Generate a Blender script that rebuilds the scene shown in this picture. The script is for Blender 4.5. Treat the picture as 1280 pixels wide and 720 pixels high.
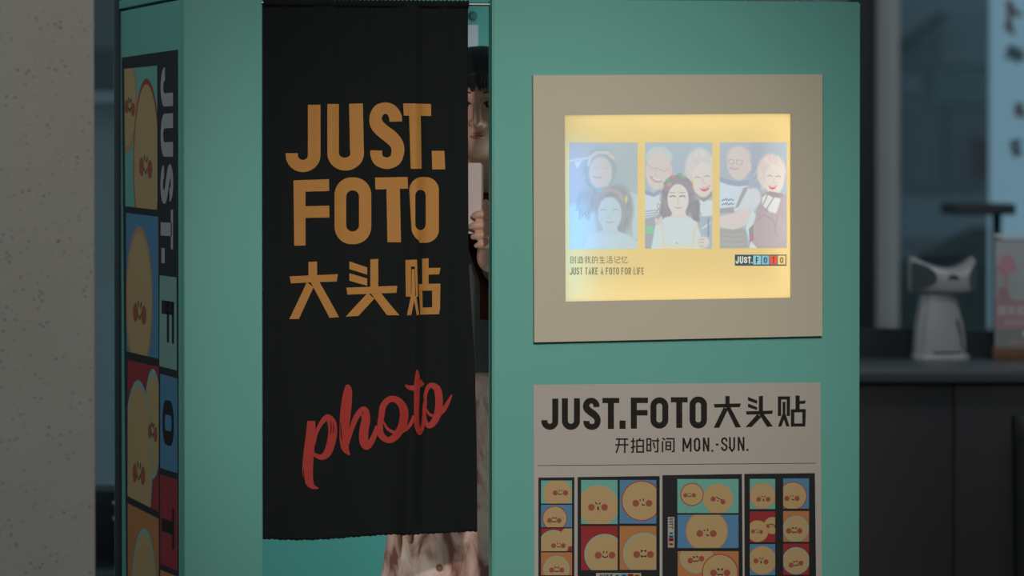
import bpy, bmesh, math, random
import numpy as np
from mathutils import Vector, Matrix
from mathutils.noise import noise as mnoise

random.seed(7)
scene = bpy.context.scene
for o in list(bpy.data.objects):
    bpy.data.objects.remove(o)
C = scene.collection
PI = math.pi

# ------------------------------------------------------------------ camera
F = 6100.0                    # focal length in pixels of the 1280 wide frame
YAW = math.radians(13.8)      # the camera stands left of the booth's axis
TILT = math.atan(145 / F)
RAD = 10.17
CAM = Vector((-RAD * math.sin(YAW), -RAD * math.cos(YAW), 1.40))
cd = bpy.data.cameras.new('camera')
cam = bpy.data.objects.new('camera', cd)
C.objects.link(cam)
cam.location = CAM
cam.rotation_euler = (PI / 2 - TILT, 0, -YAW)
cd.sensor_width = 36
cd.lens = 36 * F / 1280
cd.clip_end = 200
cd.dof.use_dof = True
cd.dof.focus_distance = 10.15
cd.dof.aperture_fstop = 3.2
scene.camera = cam

# ------------------------------------------------------------------ world and light
scene.view_settings.view_transform = 'Standard'
scene.view_settings.look = 'None'
scene.view_settings.exposure = 0.0
scene.view_settings.gamma = 1.0
scene.view_settings.use_curve_mapping = False
w = bpy.data.worlds.new('world')
scene.world = w
w.use_nodes = True
w.node_tree.nodes['Background'].inputs[0].default_value = (0.55, 0.80, 0.95, 1)
w.node_tree.nodes['Background'].inputs[1].default_value = 0.12


def area(name, loc, target, sx, sy, power, col=(1, 1, 1)):
    l = bpy.data.lights.new(name, 'AREA')
    l.shape = 'RECTANGLE'
    l.size = sx
    l.size_y = sy
    l.energy = power
    l.color = col
    o = bpy.data.objects.new(name, l)
    C.objects.link(o)
    o.location = loc
    d = Vector(target) - Vector(loc)
    o.rotation_euler = d.to_track_quat('-Z', 'Y').to_euler()
    return o


area('hall_ceiling_lamp', (-0.9, -4.6, 3.4), (-0.1, 0, 1.2), 3.2, 2.4, 62, (1.0, 0.98, 0.95))
area('flank_fill', (-4.2, .55, 2.6), (-0.7, .2, 1.2), 1.2, 1.2, 25, (.85, 1.0, 1.0))  # unseen fill added to brighten the booth's left flank
sl = bpy.data.lights.new('vignette_spot', 'SPOT')  # added spot, its soft cone stands in for lens vignette and falloff
sl.energy = 505
sl.color = (1.0, .97, .90)
sl.spot_size = math.radians(24)
sl.spot_blend = 1.0
sl.shadow_soft_size = .12
so = bpy.data.objects.new('vignette_spot', sl)
C.objects.link(so)
so.location = (-.3, -4.8, 3.1)
so.rotation_euler = (Vector((.08, 0, 1.02)) - Vector(so.location)).to_track_quat('-Z', 'Y').to_euler()
area('counter_fill', (2.1, 0.9, 3.0), (1.8, 2.6, 0.9), 0.6, 0.6, 13, (0.95, 0.97, 1.0))  # unseen fill added to light the terminal front and counter

# ------------------------------------------------------------------ helpers
_R = cam.rotation_euler.to_matrix()


def ray(px, py):
    return _R @ Vector(((px - 640) / F, -(py - 360) / F, -1.0))


def PY(px, py, y=0.0):
    d = ray(px, py)
    return CAM + d * ((y - CAM.y) / d.y)


def PX(px, py, x):
    d = ray(px, py)
    return CAM + d * ((x - CAM.x) / d.x)


def PZ(px, py, z):
    d = ray(px, py)
    return CAM + d * ((z - CAM.z) / d.z)


def s2l(c):
    return tuple(((v / 255) / 12.92 if v / 255 <= 0.04045 else ((v / 255 + 0.055) / 1.055) ** 2.4) for v in c)


def mat(name, col, rough=0.6, metal=0.0, bump=0, scale=40, var=0.0, spec=0.4, emit=None, sheen=0):
    m = bpy.data.materials.new(name)
    m.use_nodes = True
    nt = m.node_tree
    b = nt.nodes['Principled BSDF']
    b.inputs['Base Color'].default_value = (*col, 1)
    b.inputs['Roughness'].default_value = rough
    b.inputs['Metallic'].default_value = metal
    b.inputs['Specular IOR Level'].default_value = spec
    if sheen:
        b.inputs['Sheen Weight'].default_value = sheen
    if emit:
        b.inputs['Emission Color'].default_value = (*col, 1)
        b.inputs['Emission Strength'].default_value = emit
    if bump or var:
        tc = nt.nodes.new('ShaderNodeTexCoord')
        n = nt.nodes.new('ShaderNodeTexNoise')
        n.inputs['Scale'].default_value = scale
        n.inputs['Detail'].default_value = 4
        nt.links.new(tc.outputs['Object'], n.inputs['Vector'])
        if var:
            r = nt.nodes.new('ShaderNodeMixRGB')
            r.inputs[1].default_value = (*[v * (1 - var) for v in col], 1)
            r.inputs[2].default_value = (*[min(1, v * (1 + var)) for v in col], 1)
            nt.links.new(n.outputs['Fac'], r.inputs[0])
            nt.links.new(r.outputs[0], b.inputs['Base Color'])
        if bump:
            bp = nt.nodes.new('ShaderNodeBump')
            bp.inputs['Strength'].default_value = bump
            bp.inputs['Distance'].default_value = 0.003
            nt.links.new(n.outputs['Fac'], bp.inputs['Height'])
            nt.links.new(bp.outputs[0], b.inputs['Normal'])
    return m


def link(name, me, parent=None):
    o = bpy.data.objects.new(name, me)
    C.objects.link(o)
    if parent is not None:
        o.parent = parent
    return o


def mesh(name, verts, faces, mats, parent=None, idx=None, smooth=False, sharp=None):
    me = bpy.data.meshes.new(name)
    me.from_pydata([tuple(v) for v in verts], [], faces)
    if not isinstance(mats, (list, tuple)):
        mats = [mats]
    for m in mats:
        me.materials.append(m)
    if idx is not None:
        me.polygons.foreach_set('material_index', idx)
    if smooth:
        me.polygons.foreach_set('use_smooth', [True] * len(me.polygons))
        if sharp:
            me.set_sharp_from_angle(angle=math.radians(sharp))
    me.update()
    return link(name, me, parent)


def bm_obj(name, bm, mats, parent=None, smooth=False, sharp=40):
    bmesh.ops.recalc_face_normals(bm, faces=bm.faces[:])
    me = bpy.data.meshes.new(name)
    bm.to_mesh(me)
    bm.free()
    if not isinstance(mats, (list, tuple)):
        mats = [mats]
    for m in mats:
        me.materials.append(m)
    if smooth:
        me.polygons.foreach_set('use_smooth', [True] * len(me.polygons))
        me.set_sharp_from_angle(angle=math.radians(sharp))
    return link(name, me, parent)


def box(bm, x0, x1, y0, y1, z0, z1, bev=0.0, mi=0):
    r = bmesh.ops.create_cube(bm, size=1)
    vs = r['verts']
    bmesh.ops.scale(bm, verts=vs, vec=(x1 - x0, y1 - y0, z1 - z0))
    bmesh.ops.translate(bm, verts=vs, vec=((x0 + x1) / 2, (y0 + y1) / 2, (z0 + z1) / 2))
    fs = list({f for v in vs for f in v.link_faces})
    for f in fs:
        f.material_index = mi
    if bev:
        es = list({e for v in vs for e in v.link_edges})
        bmesh.ops.bevel(bm, geom=es, offset=bev, segments=2, affect='EDGES', profile=0.6)


def boxobj(name, x0, x1, y0, y1, z0, z1, m, parent=None, bev=0.0):
    bm = bmesh.new()
    box(bm, x0, x1, y0, y1, z0, z1, bev)
    return bm_obj(name, bm, m, parent, smooth=bool(bev), sharp=35)


def empty(name, loc=(0, 0, 0), rz=0):
    o = bpy.data.objects.new(name, None)
    C.objects.link(o)
    o.empty_display_size = 0.1
    o.location = loc
    o.rotation_euler = (0, 0, rz)
    return o


def tag(o, label, cat, group=None):
    o['label'] = label
    o['category'] = cat
    if group:
        o['group'] = group
    return o


def struct(o):
    o['kind'] = 'structure'
    return o


def loft(bm, rings, cap0=True, cap1=True, mi=0):
    rs = [[bm.verts.new(p) for p in r] for r in rings]
    n = len(rs[0])
    fs = []
    for a, b in zip(rs[:-1], rs[1:]):
        for i in range(n):
            fs.append(bm.faces.new((a[i], a[(i + 1) % n], b[(i + 1) % n], b[i])))
    if cap0:
        fs.append(bm.faces.new(rs[0][::-1]))
    if cap1:
        fs.append(bm.faces.new(rs[-1]))
    for f in fs:
        f.material_index = mi


def sring(cx, cy, z, rx, ry, n=32, e=2.0, fn=None):
    out = []
    for i in range(n):
        t = 2 * PI * i / n
        c, s = math.cos(t), math.sin(t)
        k = 1.0 if fn is None else fn(t)
        x = cx + rx * k * math.copysign(abs(c) ** (2 / e), c)
        y = cy + ry * k * math.copysign(abs(s) ** (2 / e), s)
        out.append((x, y, z))
    return out


# ---- flat print: strokes and patches traced on the printed surface
class Print:
    def __init__(self, mapper):
        self.map = mapper
        self.v = []
        self.f = []
        self.i = []
        self.mats = []

    def _mi(self, m):
        if m not in self.mats:
            self.mats.append(m)
        return self.mats.index(m)

    def grid(self, rows, m, layer):
        self.k = (getattr(self, 'k', 0) + 1) % 10
        layer += .08 * self.k
        base = len(self.v)
        nr, nc = len(rows), len(rows[0])
        for r in rows:
            for p in r:
                self.v.append(self.map(p[0], p[1], layer))
        k = self._mi(m)
        for a in range(nr - 1):
            for b in range(nc - 1):
                q = base + a * nc + b
                self.f.append((q, q + nc, q + nc + 1, q + 1))
                self.i.append(k)

    def quad(self, p0, p1, p2, p3, m, layer=1, n=1):
        rows = []
        for a in range(n + 1):
            v = a / n
            l = (p0[0] + (p3[0] - p0[0]) * v, p0[1] + (p3[1] - p0[1]) * v)
            r = (p1[0] + (p2[0] - p1[0]) * v, p1[1] + (p2[1] - p1[1]) * v)
            rows.append([(l[0] + (r[0] - l[0]) * b / n, l[1] + (r[1] - l[1]) * b / n) for b in range(n + 1)])
        self.grid(rows, m, layer)

    def rect(self, x0, y0, x1, y1, m, layer=1, n=1):
        self.quad((x0, y0), (x1, y0), (x1, y1), (x0, y1), m, layer, n)

    def poly(self, pts, m, layer=1):
        if len(pts) < 3:
            return
        base = len(self.v)
        for p in pts:
            self.v.append(self.map(p[0], p[1], layer))
        self.f.append(tuple(range(base, base + len(pts)))[::-1])
        self.i.append(self._mi(m))

    def stroke(self, pts, m, layer=1, w=None, n=1, closed=False):
        """ribbon along points (x, y[, width])"""
        P = [(p[0], p[1], (p[2] if len(p) > 2 else w)) for p in pts]
        N = len(P)
        rows = []
        for i in range(N):
            if closed:
                a, b = P[(i - 1) % N], P[(i + 1) % N]
            else:
                a, b = P[max(0, i - 1)], P[min(N - 1, i + 1)]
            p = P[i]

            def nd(q, r):
                dx, dy = r[0] - q[0], r[1] - q[1]
                L = math.hypot(dx, dy) or 1
                return (-dy / L, dx / L)
            if not closed and i == 0:
                nx, ny = nd(p, b)
                k = 1
            elif not closed and i == N - 1:
                nx, ny = nd(a, p)
                k = 1
            else:
                n1, n2 = nd(a, p), nd(p, b)
                nx, ny = n1[0] + n2[0], n1[1] + n2[1]
                L = math.hypot(nx, ny) or 1
                nx, ny = nx / L, ny / L
                k = min(2.0, 1 / max(0.3, nx * n1[0] + ny * n1[1]))
            h = p[2] / 2 * k
            rows.append([(p[0] + nx * h * (1 - 2 * j / n), p[1] + ny * h * (1 - 2 * j / n)) for j in range(n + 1)])
        if closed:
            rows.append(rows[0])
        self.grid(rows, m, layer)

    def ring(self, outer, inner, m, layer=1, n=1):
        rows = []
        for o, i in zip(outer, inner):
            rows.append([(o[0] + (i[0] - o[0]) * j / n, o[1] + (i[1] - o[1]) * j / n) for j in range(n + 1)])
        rows.append(rows[0])
        self.grid(rows, m, layer)

    def build(self, name, parent=None):
        return mesh(name, self.v, self.f, self.mats, parent, idx=self.i)


def catmull(pts, k=6, closed=False):
    P = [tuple(p) for p in pts]
    n = len(P)
    out = []
    rng = range(n) if closed else range(n - 1)
    for i in rng:
        if closed:
            p0, p1, p2, p3 = P[(i - 1) % n], P[i], P[(i + 1) % n], P[(i + 2) % n]
        else:
            p0, p1, p2, p3 = P[max(0, i - 1)], P[i], P[i + 1], P[min(n - 1, i + 2)]
        for s in range(k):
            t = s / k
            out.append(tuple(0.5 * (2 * b + (c - a) * t + (2 * a - 5 * b + 4 * c - d) * t * t + (3 * b - a - 3 * c + d) * t ** 3)
                             for a, b, c, d in zip(p0, p1, p2, p3)))
    if not closed:
        out.append(P[-1])
    return out


def rrect(x0, y0, x1, y1, r, k=8, ry=None):
    ry = ry or r
    out = []
    for cx, cy, a0 in ((x1 - r, y0 + ry, -90), (x1 - r, y1 - ry, 0), (x0 + r, y1 - ry, 90), (x0 + r, y0 + ry, 180)):
        for i in range(k + 1):
            a = math.radians(a0 + 90 * i / k)
            out.append((cx + r * math.cos(a), cy + ry * math.sin(a)))
    return out


def ell(cx, cy, rx, ry, n=40, rot=0):
    c, s = math.cos(rot), math.sin(rot)
    out = []
    for i in range(n):
        a = 2 * PI * i / n
        x, y = rx * math.cos(a), ry * math.sin(a)
        out.append((cx + x * c - y * s, cy + x * s + y * c))
    return out


def clip(pts, quad):
    """convex clip of pts by convex quad (both in pixel frame, clockwise on screen)"""
    out = pts
    for i in range(4):
        a, b = quad[i], quad[(i + 1) % 4]

        def side(p):
            return (b[0] - a[0]) * (p[1] - a[1]) - (b[1] - a[1]) * (p[0] - a[0])
        new = []
        for j in range(len(out)):
            p, q = out[j], out[(j + 1) % len(out)]
            sp, sq = side(p), side(q)
            if sp >= 0:
                new.append(p)
            if (sp >= 0) != (sq >= 0):
                t = sp / (sp - sq)
                new.append((p[0] + (q[0] - p[0]) * t, p[1] + (q[1] - p[1]) * t))
        out = new
        if not out:
            return []
    return out


def q4(x0, y0, x1, y1):
    return [(x0, y0), (x1, y0), (x1, y1), (x0, y1)]


# ---- condensed capitals as centre lines in a unit box (y down)
def arc(cx, cy, rx, ry, a0, a1, k=8):
    return [(cx + rx * math.cos(math.radians(a0 + (a1 - a0) * i / k)), cy + ry * math.sin(math.radians(a0 + (a1 - a0) * i / k))) for i in range(k + 1)]


GL = {
    'A': [[(0, 1), (.5, 0), (1, 1)], [(.18, .68), (.82, .68)]],
    'E': [[(.05, 0), (.05, 1)], [(0, .03), (1, .03)], [(0, .5), (.85, .5)], [(0, .97), (1, .97)]],
    'F': [[(.05, 0), (.05, 1)], [(0, .03), (1, .03)], [(0, .5), (.85, .5)]],
    'I': [[(.5, 0), (.5, 1)]],
    'J': [[(1, 0), (1, .75)] + arc(.5, .75, .5, .25, 0, 180)],
    'K': [[(.05, 0), (.05, 1)], [(.95, 0), (.1, .6)], [(.35, .42), (1, 1)]],
    'L': [[(.05, 0), (.05, 1)], [(0, .97), (1, .97)]],
    'M': [[(.0, 1), (.0, 0)], [(0, 0), (.5, .8)], [(.5, .8), (1, 0)], [(1, 0), (1, 1)]],
    'N': [[(0, 1), (0, 0)], [(0, 0), (1, 1)], [(1, 1), (1, 0)]],
    'O': [[(0, .25)] + arc(.5, .25, .5, .25, 180, 360) + [(1, .75)] + arc(.5, .75, .5, .25, 0, 180) + [(0, .25)]],
    'R': [[(.05, 0), (.05, 1)], [(.05, .03), (.6, .03)] + arc(.6, .27, .4, .24, -90, 90) + [(.05, .51)], [(.5, .51), (1, 1)]],
    'S': [[(1, .28)] + arc(.5, .25, .5, .25, 0, -180) + [(.08, .38), (.5, .5), (.92, .62)] + arc(.5, .75, .5, .25, 0, 180) + [(0, .72)]],
    'T': [[(.5, 0), (.5, 1)], [(0, .03), (1, .03)]],
    'U': [[(0, 0), (0, .75)] + arc(.5, .75, .5, .25, 180, 0) + [(1, 0)]],
    '.': [[(.0, 1.0 - .02), (0, 1.02)]],
    '-': [[(0, .52), (1, .52)]],
}


def glyph(pr, ch, x0, y0, x1, y1, sw, m, layer=2):
    h = sw / 2
    for s in GL[ch]:
        pts = [(x0 + h + (x1 - x0 - 2 * h) * p[0], y0 + h + (y1 - y0 - 2 * h) * p[1]) for p in s]
        if ch in 'EFILTKJUANMR':      # flat terminals reach the box
            pts = [(px, (y0 if abs(q[1]) < 1e-6 else y1 if abs(q[1] - 1) < 1e-6 else py)) for (px, py), q in zip(pts, s)]
        pr.stroke(pts, m, layer, w=sw)


# heavy capitals, boxed in pixels
def heavy(pr, ch, x0, y0, x1, y1, sw, m, layer=2, n=1):
    if ch == 'J':
        rx = (x1 - x0 - sw) / 2
        cx = x0 + sw / 2 + rx
        ry = min(rx * 1.0, (y1 - y0) * .25)
        yc = y1 - sw / 2 - ry
        pr.stroke([(cx + rx, y0), (cx + rx, (y0 + yc) / 2), (cx + rx, yc)] + arc(cx, yc, rx, ry, 0, 180, 16)[1:] + [(cx - rx, yc - .04 * (y1 - y0))], m, layer, w=sw, n=n)
    elif ch == 'U':
        rx = (x1 - x0 - sw) / 2
        cx = (x0 + x1) / 2
        ry = min(rx * 1.0, (y1 - y0) * .25)
        yc = y1 - sw / 2 - ry
        pr.stroke([(cx - rx, y0), (cx - rx, yc)] + arc(cx, yc, rx, ry, 180, 0, 16)[1:] + [(cx + rx, y0)], m, layer, w=sw, n=n)
    elif ch == 'O':
        o = rrect(x0, y0, x1, y1, (x1 - x0) / 2, 10)
        i = rrect(x0 + sw, y0 + sw, x1 - sw, y1 - sw, (x1 - x0) / 2 - sw, 10)
        pr.ring(o, i, m, layer, n)
    elif ch == 'S':
        W, H = x1 - x0, y1 - y0
        ref = [(494.5, 152, 15), (493.8, 145, 15), (489, 137.5, 14.5), (482, 135.2, 14.3), (474, 138, 15), (469.6, 147, 15.6), (471.5, 156, 17), (479, 164, 17.5), (488, 171, 17.5), (495.5, 180, 16), (497, 190, 15), (493.5, 200, 14.5), (484.5, 204, 14.5), (474.5, 201, 14.5), (470.7, 194, 15), (470.5, 188, 15)]
        pr.stroke(catmull([(x0 + (a - 461.7) / 42.8 * W, y0 + (b - 128) / 83.3 * H, c / 15 * sw) for a, b, c in ref], 4), m, layer, n=n)
        return
        pts = [(.86, .29), (.85, .22), (.5, .085), (.16, .24), (.22, .375), (.5, .49), (.8, .63), (.84, .76), (.5, .915), (.15, .78), (.14, .71)]
        pts = [(x0 + W * (sw / 2 / W + (1 - sw / W) * (p[0] - .14) / .72), y0 + sw / 2 + (H - sw) * (p[1] - .085) / .83) for p in pts]
        pr.stroke(catmull(pts, 6), m, layer, w=sw, n=n)
    elif ch == 'T':
        c = (x0 + x1) / 2
        pr.rect(x0, y0, x1, y0 + sw * .85, m, layer, n)
        pr.rect(c - sw / 2, y0 + sw * .5, c + sw / 2, y1, m, layer, n)
    elif ch == 'F':
        pr.rect(x0, y0, x0 + sw, y1, m, layer, n)
        pr.rect(x0, y0, x1, y0 + sw * .9, m, layer, n)
        pr.rect(x0, y0 + (y1 - y0) * .4, x1 - .5, y0 + (y1 - y0) * .4 + sw * .9, m, layer, n)
    elif ch == '.':
        pr.rect(x0, y0, x1, y1, m, layer, n)


# ------------------------------------------------------------------ materials
M = {}
M['teal'] = mat('teal_laminate', (.125, .36, .30), .55, var=.04, scale=3, spec=.3)
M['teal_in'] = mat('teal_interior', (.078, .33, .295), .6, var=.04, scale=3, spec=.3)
M['dark_trim'] = mat('dark_trim', (.012, .02, .022), .5)
M['curtain'] = mat('black_cloth', (.0072, .0085, .0087), .9, bump=.25, scale=900, spec=.2)
M['orange'] = mat('orange_print', (.43, .19, .045), .7, var=.06, scale=30, spec=.2)
M['red'] = mat('red_print', (.36, .035, .027), .7, var=.1, scale=40, spec=.2)
M['chrome'] = mat('brushed_metal', (.55, .5, .45), .35, 1.0)
M['taupe'] = mat('taupe_panel', (.50, .44, .33), .6, var=.03, scale=4, spec=.3)
M['paper'] = mat('poster_paper', (.41, .36, .315), .6, var=.03, scale=5, spec=.3)
M['ink'] = mat('black_ink', (.013, .010, .008), .7, spec=.2)
M['black'] = mat('poster_black', (.012, .0125, .013), .6, spec=.25)
M['cream'] = mat('cream_print', (.43, .285, .125), .6, spec=.3)
M['blush'] = mat('blush_print', (.29, .065, .04), .6, spec=.3)
M['cell_teal'] = mat('cell_teal_print', (.13, .36, .29), .6, spec=.3)
M['cell_blue'] = mat('cell_blue_print', (.075, .2, .33), .6, spec=.3)
M['cell_red'] = mat('cell_red_print', (.28, .018, .02), .6, spec=.3)
M['cell_orange'] = mat('cell_orange_print', (.42, .16, .05), .6, spec=.3)
M['rim_red'] = mat('rim_red_print', (.33, .03, .03), .6, spec=.3)
M['rim_teal'] = mat('rim_teal_print', (.2, .37, .33), .6, spec=.3)
M['rim_orange'] = mat('rim_orange_print', (.47, .2, .09), .6, spec=.3)
M['letter_grey'] = mat('letter_grey_print', (.36, .33, .33), .6, spec=.3)
M['sage'] = mat('sage_print', (.2, .34, .28), .6, spec=.3)

# concrete with fine pits
def concrete():
    m = mat('pitted_concrete', (.225, .205, .175), .85, spec=.2)
    nt = m.node_tree
    b = nt.nodes['Principled BSDF']
    tc = nt.nodes.new('ShaderNodeTexCoord')
    n1 = nt.nodes.new('ShaderNodeTexNoise')
    n1.inputs['Scale'].default_value = 6
    n1.inputs['Detail'].default_value = 8
    v = nt.nodes.new('ShaderNodeTexVoronoi')
    v.inputs['Scale'].default_value = 85
    n2 = nt.nodes.new('ShaderNodeTexNoise')
    n2.inputs['Scale'].default_value = 20
    cr = nt.nodes.new('ShaderNodeValToRGB')
    cr.color_ramp.elements[0].position = .08
    cr.color_ramp.elements[0].color = (1, 1, 1, 1)
    cr.color_ramp.elements[1].position = .26
    cr.color_ramp.elements[1].color = (0, 0, 0, 1)
    cr2 = nt.nodes.new('ShaderNodeValToRGB')
    cr2.color_ramp.elements[0].position = .42
    cr2.color_ramp.elements[1].position = .62
    mul = nt.nodes.new('ShaderNodeMath')
    mul.operation = 'MULTIPLY'
    mix = nt.nodes.new('ShaderNodeMixRGB')
    mix.inputs[1].default_value = (.335, .312, .272, 1)
    mix.inputs[2].default_value = (.395, .372, .33, 1)
    mix2 = nt.nodes.new('ShaderNodeMixRGB')
    mix2.inputs[2].default_value = (.17, .155, .13, 1)
    bp = nt.nodes.new('ShaderNodeBump')
    bp.invert = True
    bp.inputs['Strength'].default_value = .5
    bp.inputs['Distance'].default_value = .004
    L = nt.links.new
    for n in (n1, v, n2):
        L(tc.outputs['Object'], n.inputs['Vector'])
    L(v.outputs['Distance'], cr.inputs[0])
    L(n2.outputs['Fac'], cr2.inputs[0])
    L(cr.outputs[0], mul.inputs[0])
    L(cr2.outputs[0], mul.inputs[1])
    L(n1.outputs['Fac'], mix.inputs[0])
    L(mix.outputs[0], mix2.inputs[1])
    L(mul.outputs[0], mix2.inputs[0])
    L(mix2.outputs[0], b.inputs['Base Color'])
    L(mul.outputs[0], bp.inputs['Height'])
    L(bp.outputs[0], b.inputs['Normal'])
    return m


M['concrete'] = concrete()
M['floor'] = mat('floor_tile', (.10, .095, .09), .4, var=.1, scale=2)

# ------------------------------------------------------------------ structure: floor, pillar
struct(mesh('floor', [(-14, -14, 0), (16, -14, 0), (16, 30, 0), (-14, 30, 0)], [(0, 1, 2, 3)], M['floor']))
xp = PY(119, 360, -.9).x
o = boxobj('concrete_pillar', xp - .75, xp, -.9, -.35, 0, 3.4, M['concrete'], bev=.006)
struct(o)
o['label'] = 'grey pitted concrete pillar at the left of the booth'

# ------------------------------------------------------------------ booth shell
XL = PY(230, 360).x
XR = PY(1075, 360).x
XO0 = PY(328, 360).x      # opening
XO1 = PY(615.5, 360).x
ZT = PY(640, -1.2).z      # top of the front panels
TH = .036
YB = 0
p = PX(147, 400, XL)
YB = p.y                  # back end of the side panel
booth = tag(empty('photo_booth', ((XL + XR) / 2, .4, 0)), 'teal photo booth with a curtained doorway and printed panels', 'photo booth')
OX, OY = booth.location.x, booth.location.y


def bpart(name, x0, x1, y0, y1, z0, z1, m, bev=.003):
    return boxobj(name, x0 - OX, x1 - OX, y0 - OY, y1 - OY, z0, z1, m, booth, bev)


bpart('front_panel', XL, XO0, 0, TH, .02, ZT, M['teal'], .004)
# right front panel with the opening for the light box
hx0, hx1 = PY(700, 260).x, PY(995, 260).x
hz1, hz0 = PY(850, 138).z, PY(850, 381).z
bm = bmesh.new()
gx = [XO1, hx0, hx1, XR]
gz = [.02, hz0, hz1, ZT]
for yy in (0, TH):
    for i in range(4):
        for j in range(4):
            bm.verts.new((gx[i] - OX, yy - OY, gz[j]))
bm.verts.ensure_lookup_table()
V = lambda k, i, j: bm.verts[k * 16 + i * 4 + j]
for k in range(2):
    for i in range(3):
        for j in range(3):
            if (i, j) != (1, 1):
                bm.faces.new((V(k, i, j), V(k, i + 1, j), V(k, i + 1, j + 1), V(k, i, j + 1)))
for i in range(3):
    bm.faces.new((V(0, i, 0), V(0, i + 1, 0), V(1, i + 1, 0), V(1, i, 0)))
    bm.faces.new((V(0, i, 3), V(0, i + 1, 3), V(1, i + 1, 3), V(1, i, 3)))
    bm.faces.new((V(0, 0, i), V(0, 0, i + 1), V(1, 0, i + 1), V(1, 0, i)))
    bm.faces.new((V(0, 3, i), V(0, 3, i + 1), V(1, 3, i + 1), V(1, 3, i)))
for a, b in (((1, 1), (2, 1)), ((2, 1), (2, 2)), ((2, 2), (1, 2)), ((1, 2), (1, 1))):
    bm.faces.new((V(0, *a), V(0, *b), V(1, *b), V(1, *a)))
bmesh.ops.recalc_face_normals(bm, faces=bm.faces[:])
es = [e for e in bm.edges if len(e.link_faces) == 2 and e.calc_face_angle(0) > 1 and
      all(abs(v.co.x + OX - XO1) < 1e-4 or abs(v.co.x + OX - XR) < 1e-4 or abs(v.co.z - ZT) < 1e-4 for v in e.verts)]
bmesh.ops.bevel(bm, geom=es, offset=.003, segments=2, affect='EDGES')
bm_obj('front_panel', bm, M['teal'], booth, smooth=True, sharp=30)
# side wall: slightly set back corner post, then the wall
zs = PX(180, 6, XL).z
bpart('side_panel', XL, XL + TH, TH, YB - .051, .02, zs - .004, M['teal'], .002)
bpart('side_rail', XL - .003, XL + TH + .003, TH + .002, YB, zs + .001, zs + .02, M['teal'], .002)
bpart('shade_strip', XL - .004, XL + .02, YB - .05, YB + .02, .02, ZT + .05, M['dark_trim'], .002)  # dark strip standing in for the shadow gap at the back edge
bpart('roof_fascia', XL, XL + TH, TH + .01, YB + .02, zs + .022, zs + .2, M['dark_trim'], .002)
bpart('back_panel', XL, XR, YB + .02, YB + .05, .02, 2.05, M['teal_in'])
bpart('side_panel', XR - TH, XR, TH, YB + .02, .02, ZT, M['teal_in'], .002)
bpart('floor_plate', XL, XR, 0.002, YB + .05, .0, .02, M['dark_trim'], .002)
# curtain rod
YR = .024
zr = PY(600, 5.5, YR).z
bm = bmesh.new()
L = XO1 + .02 - (XO0 - .02)
loft(bm, [[(XO0 - .02 - OX + L * t, YR - OY + .0035 * math.cos(a), zr + .0035 * math.sin(a)) for a in [2 * PI * i / 12 for i in range(12)]] for t in (0, 1)])
bm_obj('curtain_rod', bm, M['chrome'], booth, smooth=True)
# upright lamp strip inside the booth, on the machine side right of the doorway
lx = XO1 + .74
bpart('lamp_fill_tube', lx, lx + .03, .10, .14, .25, 1.25, mat('lamp_diffuser', (.9, .95, 1), .4, emit=.6), .008)
area('booth_lamp_fill', (lx - .01, .16, .68), (lx - .9, .5, .6), .06, 1.0, 7.5, (.82, .97, 1.0))

bpart('lamp_fill_tube', XO0 - .09, XO0 - .05, .045, .075, .3, 1.1, mat('added_strip_diffuser', (.9, .95, 1), .4, emit=.5), .008)  # second strip, added to lift the skirt and the back wall
area('booth_lamp_fill', (XO0 - .07, .085, .70), (XO0 + .35, .6, .62), .05, .8, 2.0, (1.0, .97, .92))

# notice and wall hook seen over the person's head
pn0 = PY(575, 31, YB + .018)
pn1 = PY(597.5, 82, YB + .018)
n_ = boxobj('paper_notice', pn0.x, pn1.x, YB + .0175, YB + .0195, pn1.z, pn0.z, mat('notice_paper', (.42, .47, .5), .7, var=.05, scale=30))
tag(n_, 'white paper notice on the booth back wall above the person', 'notice')
ph = PY(590.5, 20, YB + .015)
bm = bmesh.new()
loft(bm, [sring(ph.x, ph.z, 0, r, r, 16) for r in (.010, .010, .007)])
for i, v in enumerate(bm.verts):
    k = i // 16
    x, zz = v.co.x, v.co.y
    v.co = (x, YB + .02 - (0, .012, .018)[k], zz)
tag(bm_obj('wall_knob', bm, mat('knob_teal', (.03, .12, .12), .5), None, True), 'small dark round knob on the booth back wall above the notice', 'knob')

# ------------------------------------------------------------------ curtain
YC = YR


def edge(tab, y):
    for (y0, x0), (y1, x1) in zip(tab[:-1], tab[1:]):
        if y <= y1:
            return x0 + (x1 - x0) * (y - y0) / (y1 - y0)
    return tab[-1][1]


LE = [(0, 328.3), (300, 328.6), (700, 329.3)]
RE = [(0, 585.5), (140, 585.5), (330, 586.5), (450, 594), (560, 596.5), (700, 597.5)]
BOT = [(320, 673.5), (350, 675), (385, 675), (430, 672.5), (480, 668.5), (540, 667), (600, 664)]


def fold(px, py):
    u = (px - 328) / 260
    v = min(1, max(0, py / 670))
    y = .0035 * math.sin(2 * PI * (2.1 * u + .12 * v) + .6) * (.5 + v)
    y += .0022 * math.sin(2 * PI * (5.3 * u - .2 * v) + 1.1) * (.6 + .4 * v)
    y += .0012 * math.sin(2 * PI * 13 * u + 2) * (1 - v) ** 2
    c = .72 - .03 * v + .02 * math.sin(3 * v)
    y += -.013 * math.exp(-((u - c) / .042) ** 2) * (.55 + .45 * v)
    y += .006 * math.exp(-((u - c - .08) / .045) ** 2)
    return y


def cmap(px, py, layer=0):
    p = PY(px, py, YC)
    return Vector((p.x, YC + fold(px, py) - .0011 * layer, p.z))


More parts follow.
